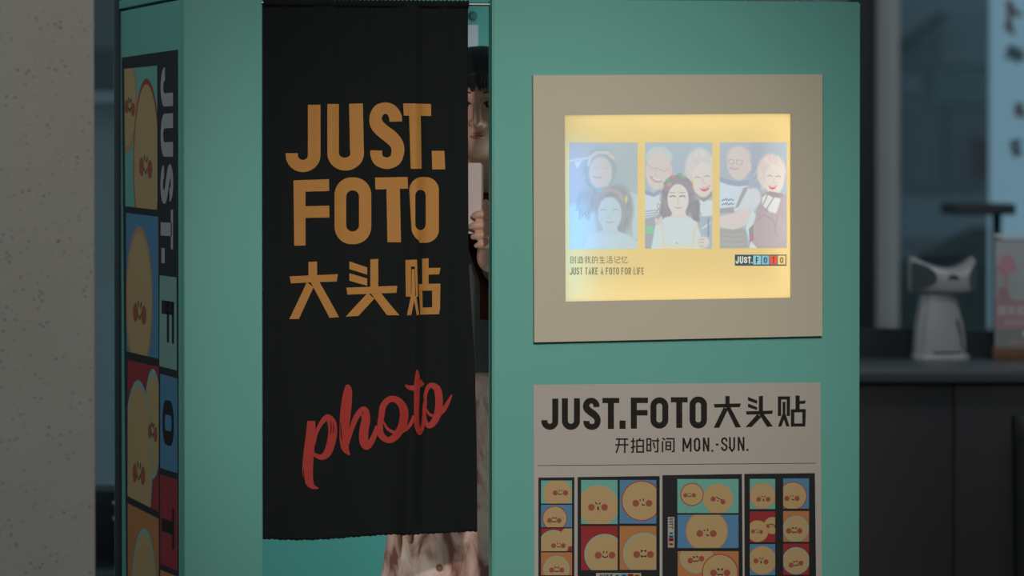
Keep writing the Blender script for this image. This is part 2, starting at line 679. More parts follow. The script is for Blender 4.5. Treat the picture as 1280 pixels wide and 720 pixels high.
NU, NV = 150, 170
verts, faces = [], []
for j in range(NV + 1):
    for i in range(NU + 1):
        u = i / NU
        yb = None
        x = 328.5 + 262 * u
        yb = edge(BOT, x)
        py = 2.5 + (yb - 2.5) * j / NV + (.5 * math.sin(i * 1.7) + .3 * math.sin(i * .6) if j == NV else 0)
        px = edge(LE, py) + (edge(RE, py) - edge(LE, py)) * u
        verts.append(cmap(px, py))
for j in range(NV):
    for i in range(NU):
        a = j * (NU + 1) + i
        faces.append((a, a + NU + 1, a + NU + 2, a + 1))
cur = mesh('door_curtain', verts, faces, M['curtain'], None, smooth=True)
cur.modifiers.new('t', 'SOLIDIFY').thickness = .0012
cur.modifiers['t'].offset = -1
tag(cur, 'black cloth curtain with orange and red lettering hanging in the booth doorway', 'curtain')
# gathered rod pocket
bm = bmesh.new()
rings = []
p0, p1 = PY(329, 4, YC).x, PY(585.5, 4, YC).x
for i in range(161):
    r = .0062 + .0012 * math.sin(i * 1.9) + .0008 * random.random()
    rings.append([(p0 + (p1 - p0) * i / 160, YC + r * math.cos(a), zr + r * 1.15 * math.sin(a)) for a in [2 * PI * k / 10 for k in range(10)]])
loft(bm, rings, False, False)
bm_obj('rod_pocket', bm, M['curtain'], cur, True)

# lettering on the curtain
O_ = M['orange']
T1 = lambda x, y: (350 + x / 7.2, 120 + y / 7.2)
pr = Print(cmap)
pr.stroke([(392.4, 131 + 6.3 * i, 15.2) for i in range(11)] + [(q[0], q[1], 15.2) for q in arc(378.5, 194, 13.9, 13.5, 0, 180, 22)[1:]] + [(364.6, 191.5, 15.2)], O_, 1, n=4)
pr.stroke([(416, 130 + 6.2 * i, 14.8) for i in range(11)] + [(q[0], q[1], 15 + i * .09) for i, q in enumerate(arc(431.2, 192, 15.1, 13.2, 180, 0, 24)[1:])] + [(446.2 - .14 * i, 192 - 6.25 * i, 17.2) for i in range(1, 11)], O_, 1, n=4)
pr.stroke(catmull([(494.5, 152, 15), (493.8, 145, 15), (489, 137.5, 14.5), (482, 135.2, 14.3), (474, 138, 15), (469.6, 147, 15.6), (471.5, 156, 17), (479, 164, 17.5), (488, 171, 17.5), (495.5, 180, 16), (497, 190, 15), (493.5, 200, 14.5), (484.5, 204, 14.5), (474.5, 201, 14.5), (470.7, 194, 15), (470.5, 188, 15)], 5), O_, 1, n=4)
pr.quad((503.3, 129.2), (539, 130), (539.2, 145), (504, 144.6), O_, 1, 10)
pr.quad((510, 140), (525.2, 140), (526.4, 211), (511.8, 211), O_, 1, 16)
pr.quad((540, 188.5), (555, 188.5), (556, 211.7), (540.6, 211.7), O_, 1, 5)
pr.build('lettering', cur)
pr = Print(cmap)
pr.quad((366.7, 225.4), (381.7, 225.2), (381.7, 306.8), (367.6, 307.2), O_, 1, 14)
pr.quad((366.7, 225.4), (410.6, 224), (410.8, 238.8), (367, 240), O_, 1, 12)
pr.quad((381, 257.8), (410.9, 257), (411, 271.8), (381, 272.4), O_, 1, 10)
pr.ring(rrect(417.6, 221.7, 464.2, 305.3, 22, 14), rrect(432.7, 238, 448.8, 289.3, 7.9, 14), O_, 1, 5)
pr.quad((469, 222), (508.3, 221.2), (508.8, 235.8), (469.5, 236.8), O_, 1, 10)
pr.quad((483.2, 232), (499.2, 232), (500.6, 302.8), (484.6, 302.8), O_, 1, 16)
oo = rrect(510.1, 221.3, 548.4, 303.5, 16, 14)
oo = [(x + (max(0, (y - 262) / 41) ** 1.6 * 5.5 if x < 522 else 0), y) for x, y in oo]
pr.ring(oo, rrect(517.2, 237.2, 532.2, 287.6, 7.4, 14), O_, 1, 5)
pr.build('lettering', cur)
pr = Print(cmap)
A = lambda *t: [(350 + x / 7.2, 310 + y / 7.2) for x, y in t]
B = lambda *t: [(455 + x / 7.2, 310 + y / 7.2) for x, y in t]
for q in (A((255, 125), (330, 122), (330, 260), (255, 260)), A((85, 255), (518, 235), (508, 300), (97, 318)),
          A((240, 308), (300, 352), (168, 638), (82, 640)), A((270, 300), (350, 305), (528, 622), (440, 628)),
          A((625, 120), (785, 175), (785, 240), (625, 190)), A((625, 227), (785, 275), (785, 340), (625, 295)),
          B((57, 102), (130, 98), (130, 360), (57, 360)), B((-159, 357), (297, 340), (290, 403), (-149, 420)),
          B((32, 405), (95, 455), (-51, 612), (-164, 618)), B((60, 405), (150, 400), (315, 605), (210, 605)),
          B((365, 107), (410, 107), (410, 437), (368, 437)), B((365, 107), (463, 103), (466, 165), (365, 168)),
          B((440, 105), (463, 105), (476, 437), (453, 437)), B((415, 190), (440, 190), (446, 430), (413, 430)),
          B((413, 405), (440, 450), (410, 603), (375, 603)), B((428, 430), (456, 430), (487, 600), (460, 603)),
          B((518, 95), (583, 93), (583, 345), (520, 345)), B((583, 180), (687, 178), (675, 237), (583, 240)),
          B((482, 325), (685, 320), (685, 382), (484, 385)), B((482, 325), (520, 325), (527, 598), (500, 598)),
          B((615, 325), (685, 325), (683, 560), (617, 598)), B((495, 537), (683, 533), (675, 596), (500, 600))):
    pr.quad(*q, O_, 1, 7)
pr.build('lettering', cur)
pr = Print(cmap)
R_ = M['red']
A = lambda t: [(366 + x / 4.5, 455 + y / 4.5, w_ / 4.5) for x, y, w_ in t]
B = lambda t: [(470 + x / 6.545, 455 + y / 6.545, w_ / 6.545) for x, y, w_ in t]
for s, c in ((A([(102, 320, 44), (99, 400, 54), (90, 480, 58), (83, 560, 60), (82, 620, 58), (92, 665, 46), (112, 690, 26), (142, 698, 6)]), 0),
             (A([(118, 450, 14), (130, 390, 18), (155, 335, 24), (190, 300, 34), (216, 330, 50), (221, 390, 52), (210, 450, 48), (190, 500, 44), (160, 523, 32), (125, 512, 22), (100, 490, 14)]), 0),
             (A([(306, 116, 14), (311, 145, 46), (304, 210, 60), (296, 280, 62), (290, 360, 56), (288, 430, 52), (298, 480, 40), (322, 512, 8)]), 0),
             (A([(305, 470, 14), (322, 400, 24), (345, 330, 30), (372, 280, 34), (402, 262, 44), (412, 310, 48), (402, 370, 50), (400, 430, 50), (415, 462, 42), (440, 440, 36), (462, 395, 30), (478, 350, 26)]), 0),
             (B([(45, 430, 50), (60, 345, 52), (110, 290, 50), (170, 295, 54), (212, 350, 60), (220, 430, 62), (200, 520, 58), (150, 600, 56), (95, 622, 50), (40, 575, 54), (36, 490, 48)]), 1),
             (B([(62, 470, 12), (100, 535, 24), (165, 560, 28), (220, 540, 30), (265, 490, 30), (300, 420, 34)]), 0),
             (B([(325, 45, 14), (327, 90, 44), (325, 170, 56), (322, 260, 54), (320, 340, 50), (320, 430, 48), (325, 505, 50), (350, 560, 40), (377, 520, 36), (390, 440, 32), (392, 350, 26), (392, 310, 14)]), 0),
             (B([(228, 170, 14), (258, 190, 36), (300, 192, 44), (345, 170, 48), (382, 145, 50)]), 0),
             (B([(405, 330, 26), (404, 260, 30), (425, 195, 36), (460, 175, 44), (500, 205, 56), (513, 270, 60), (514, 340, 60), (500, 420, 56), (470, 480, 52), (435, 505, 44), (405, 470, 36), (396, 400, 28)]), 1),
             (B([(408, 360, 12), (440, 412, 22), (490, 422, 24), (540, 390, 34), (585, 320, 32), (620, 250, 12)]), 0)):
    pr.stroke(catmull(s, 7, bool(c)), R_, 1, n=4, closed=bool(c))
pr.build('script_lettering', cur)
pr = Print(cmap)          # dry brush gaps in the script
for s in ([(57, 590, 2), (60, 640, 5), (70, 690, 2)], [(207, 320, 2), (212, 360, 5), (206, 400, 2)], [(223, 330, 2), (226, 365, 4), (222, 390, 2)],
          [(268, 330, 2), (270, 380, 5), (276, 430, 2)], [(369, 350, 2), (368, 400, 6), (374, 440, 2)]):
    pr.stroke(catmull([(366 + x / 4.5, 455 + y / 4.5, w_ / 4.5) for x, y, w_ in s], 5), M['curtain'], 2, n=1)
pr.build('brush_gaps', cur)['kind'] = 'stuff'

# ------------------------------------------------------------------ light box sign
LBY = -.012
lb = tag(empty('light_box_sign', PY(848, 428, 0)), 'glowing yellow light box with three family portraits in a taupe frame', 'light box')
LO = lb.location.copy()


def lmap(yy):
    return lambda px, py, layer=0: PY(px, py, yy - .0004 * layer) - LO


out = [(666.5, 94), (1028, 93), (1028, 420), (668, 428)]
inn = [(706, 144), (989, 142), (989, 372), (707, 377)]
bm = bmesh.new()
vo = [bm.verts.new(PY(*q, LBY) - LO) for q in out]
vi = [bm.verts.new(PY(*q, LBY) - LO) for q in inn]
vob = [bm.verts.new((v.co.x, -LO.y - .0002, v.co.z)) for v in vo]
vib = [bm.verts.new((v.co.x, -LO.y - .0002, v.co.z)) for v in vi]
for i in range(4):
    j = (i + 1) % 4
    bm.faces.new((vo[i], vo[j], vi[j], vi[i]))
    bm.faces.new((vob[i], vob[j], vo[j], vo[i]))
    bm.faces.new((vi[i], vi[j], vib[j], vib[i]))
bm_obj('surround', bm, M['taupe'], lb)


def film(name, col=None, attr=False):
    m = bpy.data.materials.new(name)
    m.use_nodes = True
    nt = m.node_tree
    for n in list(nt.nodes):
        nt.nodes.remove(n)
    out_ = nt.nodes.new('ShaderNodeOutputMaterial')
    tr = nt.nodes.new('ShaderNodeBsdfTranslucent')
    df = nt.nodes.new('ShaderNodeBsdfDiffuse')
    mx = nt.nodes.new('ShaderNodeMixShader')
    mx.inputs[0].default_value = .15
    nt.links.new(tr.outputs[0], mx.inputs[1])
    nt.links.new(df.outputs[0], mx.inputs[2])
    nt.links.new(mx.outputs[0], out_.inputs[0])
    if attr:
        a = nt.nodes.new('ShaderNodeAttribute')
        a.attribute_name = 'print'
        nt.links.new(a.outputs['Color'], tr.inputs[0])
        nt.links.new(a.outputs['Color'], df.inputs[0])
    else:
        n = nt.nodes.new('ShaderNodeTexNoise')
        n.inputs['Scale'].default_value = 3
        mr = nt.nodes.new('ShaderNodeMixRGB')
        mr.inputs[1].default_value = (*[v * .97 for v in col], 1)
        mr.inputs[2].default_value = (*[min(1, v * 1.03) for v in col], 1)
        nt.links.new(n.outputs['Fac'], mr.inputs[0])
        nt.links.new(mr.outputs[0], tr.inputs[0])
        nt.links.new(mr.outputs[0], df.inputs[0])
    return m


FILM_Y = film('yellow_film', (.92, .72, .335))
FILM_P = film('printed_film', attr=True)
SY = LBY + .006
smap = lmap(SY)
rects = [(711.5, 178.2, 797, 311.5), (806.3, 178, 890.3, 311), (899.6, 177.8, 983.6, 310)]
logo = (918.6, 318.3, 983, 332.2)
xs = [706, 711.5, 797, 806.3, 890.3, 899.6, 918.6, 983, 983.6, 989]
ys = [143, 178, 311, 318.3, 332.2, 375]
bm = bmesh.new()
hole = {(1, 1), (3, 1), (5, 1), (6, 1), (7, 1), (6, 3)}
vv = {}
for i, x in enumerate(xs):
    for j, y in enumerate(ys):
        px, py = x, y
        t = (x - 706) / 283
        if j == 0:
            py = 144 - 2 * t - 1
        if j == 5:
            py = 377 - 5 * t + 1
        if j == 1:
            py = 178.2 - .4 * t
        if j == 2:
            py = 311.5 - 1.5 * t
        if i == 0:
            px = 705.5 + (y - 143) / 232
        if i == len(xs) - 1:
            px = 989.6
        vv[i, j] = bm.verts.new(smap(px, py))
for i in range(len(xs) - 1):
    for j in range(len(ys) - 1):
        if (i, j) not in hole:
            bm.faces.new((vv[i, j], vv[i, j + 1], vv[i + 1, j + 1], vv[i + 1, j]))
bm_obj('glowing_sheet', bm, FILM_Y, lb)


class Paint:
    def __init__(self, w_, h_, bg, k, off):
        self.w, self.h, self.k, self.off = w_, h_, k, off
        self.a = np.empty((h_, w_, 3))
        self.a[:] = np.array(bg, float)

    def grids(self):
        yy, xx = np.mgrid[0:self.h, 0:self.w].astype(float)
        return xx * self.k + self.off[0], yy * self.k + self.off[1]

    def _put(self, mask, col, al=1.0):
        m_ = np.clip(mask, 0, 1)[..., None] * al
        self.a = self.a * (1 - m_) + np.array(col, float) * m_

    def ell(self, cx, cy, rx, ry, col, soft=6, al=1.0, rot=0):
        x, y = self.grids()
        dx, dy = x - cx, y - cy
        c, s = math.cos(math.radians(rot)), math.sin(math.radians(rot))
        u, v = dx * c + dy * s, -dx * s + dy * c
        d = np.sqrt((u / rx) ** 2 + (v / ry) ** 2)
        self._put((1 - d) * min(rx, ry) / soft + .5, col, al)

    def line(self, pts, w_, col, soft=3, al=1.0):
        x, y = self.grids()
        dm = np.full(x.shape, 1e9)
        for (x0, y0), (x1, y1) in zip(pts[:-1], pts[1:]):
            L2 = (x1 - x0) ** 2 + (y1 - y0) ** 2 or 1
            t = np.clip(((x - x0) * (x1 - x0) + (y - y0) * (y1 - y0)) / L2, 0, 1)
            dm = np.minimum(dm, np.hypot(x - x0 - t * (x1 - x0), y - y0 - t * (y1 - y0)))
        self._put((w_ / 2 - dm) / soft + .5, col, al)

    def poly(self, pts, col, soft=4, al=1.0):
        x, y = self.grids()
        ins = np.zeros(x.shape, bool)
        dm = np.full(x.shape, 1e9)
        n = len(pts)
        for i in range(n):
            x0, y0 = pts[i]
            x1, y1 = pts[(i + 1) % n]
            c = ((y0 > y) != (y1 > y)) & (x < (x1 - x0) * (y - y0) / ((y1 - y0) or 1e-9) + x0)
            ins ^= c
            L2 = (x1 - x0) ** 2 + (y1 - y0) ** 2 or 1
            t = np.clip(((x - x0) * (x1 - x0) + (y - y0) * (y1 - y0)) / L2, 0, 1)
            dm = np.minimum(dm, np.hypot(x - x0 - t * (x1 - x0), y - y0 - t * (y1 - y0)))
        self._put(np.where(ins, dm, -dm) / soft + .5, col, al)

    def hairs(self, cx, cy, rx, ry, col, n=60, seed=1, w_=5, al=.6):
        rnd = random.Random(seed)
        for _ in range(n):
            a = rnd.uniform(0, 2 * PI)
            x0, y0 = cx + rx * math.cos(a) * rnd.uniform(.75, 1), cy + ry * math.sin(a) * rnd.uniform(.75, 1)
            pts = [(x0, y0)]
            for k in range(3):
                pts.append((pts[-1][0] + rnd.uniform(-14, 14), pts[-1][1] + rnd.uniform(6, 22)))
            self.line(pts, w_, col, 3, al)

    def build(self, name, rect, parent, mapper, tilt=0):
        h_, w_ = self.h, self.w
        x0, y0, x1, y1 = rect
        jj, ii = np.mgrid[0:h_, 0:w_]
        pts = []
        for j in range(h_):
            for i in range(w_):
                u, v = i / (w_ - 1), j / (h_ - 1)
                pts.append((x0 + (x1 - x0) * u, y0 + (y1 - y0) * v))
        # plane grid is bilinear: map the corners only
        c00, c10, c01, c11 = [np.array(mapper(*q)) for q in ((x0, y0), (x1, y0), (x0, y1), (x1, y1))]
        u = (ii / (w_ - 1)).reshape(-1, 1)
        v = (jj / (h_ - 1)).reshape(-1, 1)
        co = c00 * (1 - u) * (1 - v) + c10 * u * (1 - v) + c01 * (1 - u) * v + c11 * u * v
        idx = np.arange(h_ * w_).reshape(h_, w_)
        fc = np.stack([idx[:-1, :-1], idx[1:, :-1], idx[1:, 1:], idx[:-1, 1:]], -1).reshape(-1, 4)
        me = bpy.data.meshes.new(name)
        me.vertices.add(h_ * w_)
        me.vertices.foreach_set('co', co.ravel())
        me.loops.add(fc.size)
        me.loops.foreach_set('vertex_index', fc.ravel().astype(np.int32))
        me.polygons.add(len(fc))
        me.polygons.foreach_set('loop_start', np.arange(0, fc.size, 4, dtype=np.int32))
        me.update(calc_edges=True)
        at = me.color_attributes.new('print', 'FLOAT_COLOR', 'POINT')
        c = self.a.reshape(-1, 3) / 255
        c = np.where(c <= .04045, c / 12.92, ((c + .055) / 1.055) ** 2.4)
        at.data.foreach_set('color', np.concatenate([c, np.ones((len(c), 1))], 1).ravel())
        me.materials.append(FILM_P)
        me.update()
        return link(name, me, parent)


K = 5.14
# first portrait
q = Paint(190, 296, (183, 196, 208), 438 / 189, (28, 22))
q.poly([(0, 0), (170, 0), (150, 420), (0, 420)], (194, 190, 198), 60)
q.poly([(25, 430), (110, 400), (190, 470), (230, 710), (25, 710)], (196, 221, 234), 30)
q.poly([(400, 330), (480, 360), (480, 640), (440, 640)], (206, 224, 234), 14)
q.ell(225, 200, 105, 140, (170, 181, 188), 26, .8)
q.hairs(225, 200, 100, 140, (158, 168, 176), 46, 3)
q.ell(228, 215, 74, 105, (224, 212, 210), 14)
q.line([(150, 165), (165, 115), (210, 85), (270, 88), (310, 120)], 20, (222, 216, 214), 9)
q.line([(30, 140), (90, 130), (150, 120), (200, 88)], 16, (226, 214, 208), 8)
q.poly([(60, 150), (110, 135), (80, 190)], (232, 222, 224), 8)
q.ell(286, 102, 12, 12, (232, 200, 172), 6)
q.line([(185, 240), (205, 248), (235, 244)], 9, (214, 176, 178), 5)
q.line([(185, 185), (210, 190)], 5, (190, 180, 184), 4, .7)
q.line([(250, 188), (275, 184)], 5, (190, 180, 184), 4, .7)
q.ell(130, 400, 55, 90, (172, 182, 190), 26, .7)
q.hairs(130, 400, 50, 80, (160, 168, 178), 34, 5)
q.ell(345, 450, 95, 160, (160, 164, 168), 24, .85)
q.ell(270, 400, 100, 95, (170, 168, 174), 22, .7)
q.hairs(330, 440, 100, 140, (148, 150, 156), 60, 9)
q.poly([(120, 705), (150, 620), (230, 590), (340, 590), (420, 620), (470, 660), (470, 710)], (206, 229, 238), 14)
q.poly([(250, 540), (330, 540), (345, 610), (235, 610)], (205, 222, 230), 10)
q.ell(287, 478, 76, 108, (206, 222, 231), 10)
q.line([(205, 370), (240, 335), (290, 325), (345, 345), (370, 385)], 26, (201, 176, 186), 12, .85)
q.ell(222, 328, 18, 16, (160, 196, 222), 6)
q.ell(330, 310, 26, 16, (160, 172, 172), 10)
q.ell(393, 385, 9, 26, (228, 214, 130), 6)
for x in (247, 325):
    q.line([(x - 18, 455), (x, 450), (x + 18, 455)], 6, (172, 182, 192), 4)
q.line([(285, 480), (280, 505), (290, 508)], 5, (186, 200, 212), 4, .8)
q.line([(268, 530), (285, 535), (305, 530)], 8, (208, 180, 192), 4)
q.a = (q.a * .68 + np.array((214, 218, 216)) * .32) * np.array((1.0, 1.01, 1.0))  # reflection haze painted in by pulling the print towards pale grey
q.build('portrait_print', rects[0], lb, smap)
# second portrait
q = Paint(190, 296, (174, 189, 206), 430 / 189, (24, 20))
q.poly([(20, 330), (130, 330), (150, 500), (20, 500)], (214, 222, 232), 10)
for y in (455, 470, 485):
    q.line([(25, y), (110, y - 8)], 7, (160, 168, 182), 5, .8)
q.poly([(20, 500), (120, 480), (110, 710), (20, 710)], (164, 168, 178), 10)
q.poly([(24, 550), (78, 545), (78, 592), (24, 596)], (134, 203, 163), 7)
q.ell(112, 115, 85, 68, (200, 208, 214), 12)
q.ell(110, 205, 82, 122, (221, 207, 204), 10)
q.ell(186, 190, 14, 36, (218, 200, 198), 8)
q.line([(30, 335), (80, 350), (120, 330)], 26, (152, 165, 190), 10)
q.line([(35, 155), (70, 185), (100, 180)], 5, (182, 178, 188), 3)
q.line([(105, 185), (150, 205), (170, 190)], 5, (182, 178, 188), 3)
q.line([(62, 240), (90, 265), (125, 265)], 14, (206, 158, 164), 7)
q.line([(75, 245), (98, 258), (120, 258)], 6, (238, 232, 236), 4)
q.line([(95, 190), (88, 225), (105, 228)], 5, (200, 182, 184), 4)
q.ell(375, 180, 95, 125, (214, 212, 214), 18)
q.hairs(375, 180, 90, 120, (226, 222, 222), 50, 2)
q.hairs(330, 160, 40, 80, (220, 196, 200), 24, 12)
q.poly([(360, 385), (460, 385), (460, 490), (370, 490)], (218, 228, 236), 8)
q.poly([(340, 350), (400, 395), (460, 350), (460, 330), (340, 330)], (150, 148, 156), 10)
q.ell(395, 255, 70, 112, (230, 218, 213), 10)
q.poly([(375, 310), (408, 305), (442, 290), (430, 318), (405, 330), (385, 325)], (214, 98, 106), 5)
q.line([(385, 312), (410, 311), (435, 300)], 5, (244, 232, 232), 3)
for x, y in ((360, 243), (420, 236)):
    q.line([(x - 16, y), (x, y - 6), (x + 16, y)], 6, (172, 168, 172), 4)
q.line([(390, 240), (398, 278), (412, 275)], 5, (212, 194, 192), 4)
q.line([(326, 265), (328, 320)], 14, (228, 208, 110), 6)
q.poly([(380, 490), (460, 480), (460, 600), (400, 600)], (166, 184, 206), 8)
q.line([(395, 560), (440, 530)], 12, (212, 226, 236), 5)
q.line([(430, 500), (428, 610)], 10, (130, 150, 180), 5)
q.ell(235, 370, 108, 140, (157, 147, 158), 16)
q.poly([(130, 380), (170, 480), (140, 500), (115, 470)], (150, 142, 152), 14)
q.poly([(290, 400), (370, 380), (375, 520), (330, 510)], (146, 141, 150), 14)
q.hairs(150, 400, 40, 90, (138, 130, 142), 30, 21)
q.hairs(330, 420, 40, 90, (138, 130, 142), 30, 22)
q.poly([(60, 705), (90, 540), (150, 495), (205, 480), (290, 480), (350, 520), (380, 600), (390, 705)], (212, 227, 233), 10)
q.poly([(200, 440), (280, 440), (290, 500), (190, 500)], (226, 218, 212), 8)
q.ell(235, 380, 68, 98, (229, 222, 216), 8)
q.line([(150, 280), (185, 245), (235, 235), (290, 250), (320, 285)], 18, (156, 142, 152), 8)
for x, y, c in ((172, 258, (120, 178, 150)), (200, 236, (204, 140, 150)), (245, 222, (130, 176, 160)), (265, 240, (150, 170, 160)), (180, 285, (200, 160, 170))):
    q.ell(x, y, 16, 11, c, 6)
for x in (200, 262):
    q.line([(x - 17, 362), (x, 356), (x + 17, 362)], 8, (140, 134, 142), 4)
    q.line([(x - 18, 338), (x + 16, 336)], 5, (176, 168, 172), 4)
q.line([(236, 370), (230, 402), (243, 404)], 5, (206, 194, 192), 4)
q.line([(218, 430), (235, 435), (255, 430)], 8, (216, 166, 168), 4)
q.line([(125, 520), (140, 610), (145, 705)], 14, (224, 216, 196), 6)
q.line([(355, 530), (335, 610), (330, 705)], 14, (224, 216, 196), 6)
q.ell(102, 520, 14, 24, (224, 204, 202), 6, 1, -25)
q.ell(125, 515, 12, 24, (226, 208, 206), 6, 1, -15)
q.poly([(130, 660), (340, 660), (340, 710), (130, 710)], (228, 224, 200), 30, .7)
q.ell(395, 650, 40, 36, (228, 216, 210), 10)
for y in (635, 655, 677):
    q.line([(370, y), (400, y - 5)], 5, (190, 170, 176), 3)
q.ell(225, 655, 5, 5, (150, 160, 170), 3)
q.a = np.minimum(255, (q.a * .76 + np.array((216, 216, 216)) * .24) * np.array((1.03, 1.05, 1.05)))
q.build('portrait_print', rects[1], lb, smap)
# third portrait
q = Paint(190, 296, (170, 182, 200), 432 / 189, (28, 18))
q.poly([(230, 20), (320, 20), (300, 330), (220, 330)], (160, 171, 190), 50, .8)
q.poly([(28, 570), (190, 570), (215, 700), (28, 700)], (163, 164, 166), 10)
for y in (600, 630, 665):
    q.line([(40, y), (120, y + 10), (180, y)], 9, (178, 178, 178), 8, .7)
q.poly([(28, 265), (100, 270), (215, 300), (250, 420), (130, 460), (28, 465)], (206, 222, 238), 8)
q.poly([(180, 310), (215, 300), (150, 430), (125, 440)], (166, 160, 158), 8)
q.poly([(28, 440), (120, 430), (120, 465), (28, 470)], (160, 158, 164), 8)
for k, y in enumerate((385, 412)):
    for x in range(44, 118, 13):
        q.line([(x, y + (x % 3) * 3), (x + 7, y - 8 + (x % 5) * 2)], 7, (110, 122, 150), 3)
q.ell(150, 105, 78, 62, (196, 196, 202), 14)
q.ell(150, 155, 74, 104, (216, 202, 200), 10)
q.ell(218, 175, 13, 28, (222, 204, 204), 8)
q.line([(30, 255), (90, 275), (150, 285), (205, 275)], 30, (148, 164, 192), 10)
q.line([(85, 130), (115, 128), (120, 155), (88, 155), (85, 130)], 5, (176, 172, 184), 3)
q.line([(135, 130), (175, 135), (172, 162), (138, 158), (135, 130)], 5, (176, 172, 184), 3)
q.line([(92, 182), (120, 190), (150, 186)], 10, (190, 172, 176), 5)
q.line([(118, 150), (108, 175), (126, 178)], 5, (196, 182, 184), 4)
q.ell(360, 210, 92, 118, (222, 206, 204), 18)
q.hairs(360, 200, 88, 110, (236, 220, 210), 56, 8)
q.hairs(345, 130, 60, 40, (222, 190, 196), 24, 18)
q.ell(380, 255, 60, 98, (232, 216, 207), 10)
q.poly([(290, 350), (330, 340), (460, 350), (460, 700), (250, 700), (230, 600), (270, 440)], (178, 160, 168), 10)
q.poly([(300, 370), (330, 350), (420, 380), (400, 450), (365, 520), (340, 450), (300, 420)], (224, 228, 228), 8)
q.line([(335, 355), (300, 430)], 6, (150, 136, 146), 4)
q.line([(375, 370), (325, 450)], 6, (150, 136, 146), 4)
q.poly([(320, 340), (350, 330), (430, 345), (440, 365), (370, 370)], (160, 142, 150), 8)
for x, y in ((350, 235), (404, 238)):
    q.line([(x - 15, y), (x, y - 6), (x + 15, y)], 6, (168, 156, 160), 4)
q.line([(380, 245), (372, 275), (388, 277)], 5, (212, 190, 186), 4)
q.poly([(342, 295), (368, 298), (395, 293), (385, 312), (366, 320), (350, 312)], (216, 92, 104), 5)
q.line([(352, 300), (368, 303), (385, 299)], 5, (246, 234, 232), 3)
q.ell(245, 372, 48, 60, (220, 212, 214), 10)
q.ell(225, 400, 50, 90, (210, 218, 230), 14, .9, 20)
q.poly([(28, 490), (120, 470), (200, 430), (240, 470), (200, 545), (120, 575), (28, 560)], (220, 206, 206), 10)
q.poly([(195, 560), (240, 450), (260, 480), (240, 640), (215, 640)], (206, 224, 232), 8)
q.ell(345, 575, 108, 112, (183, 165, 174), 12)
q.line([(262, 520), (310, 480), (370, 510), (385, 560)], 8, (162, 146, 156), 6)
q.line([(400, 480), (380, 590), (405, 620)], 7, (166, 150, 160), 6)
q.poly([(215, 570), (245, 540), (245, 640), (220, 660)], (140, 138, 148), 6)
q.ell(233, 628, 9, 22, (200, 110, 124), 5)
q.poly([(215, 700), (230, 650), (275, 700)], (222, 226, 230), 6)
q.a = np.minimum(255, (q.a * .76 + np.array((214, 210, 212)) * .24) * np.array((1.06, 1.08, 1.08)))
q.build('portrait_print', rects[2], lb, smap)
# logo film
q = Paint(260, 58, (72, 96, 106), 64.4 / 259, (918.6, 318.3))
for x0, x1, c in ((941.4, 951.1, (160, 214, 232)), (952, 961.3, (140, 196, 226)), (961.8, 971.9, (222, 106, 92)), (972.3, 981.8, (244, 216, 150))):
    q.poly([(x0, 319.5), (x1, 319.5), (x1, 330.8), (x0, 330.8)], c, .3)


class PaintPrint:
    def __init__(self, q_, col):
        self.q, self.col = q_, col

    def stroke(self, pts, m, layer=1, w=1, n=1, closed=False):
        self.q.line([(p_[0], p_[1]) for p_ in pts], w, self.col, .3)


for ch, x0, x1 in (('J', 919.4, 923.6), ('U', 924.6, 929), ('S', 929.8, 934.2), ('T', 934.6, 938.8)):
    glyph(PaintPrint(q, (240, 240, 232)), ch, x0, 321, x1, 329.2, 1.5, None)
q.line([(939.8, 328.4), (939.8, 328.7)], 1.5, (240, 240, 232), .3)
for ch, x0, x1, c in (('F', 944.6, 948.2, (58, 84, 100)), ('O', 954.6, 958.8, (58, 84, 110)), ('T', 965, 969, (176, 60, 60)), ('O', 975, 979.2, (120, 104, 70))):
    glyph(PaintPrint(q, c), ch, x0, 321.6, x1, 329, 1.3, None)
q.build('logo_print', logo, lb, smap)
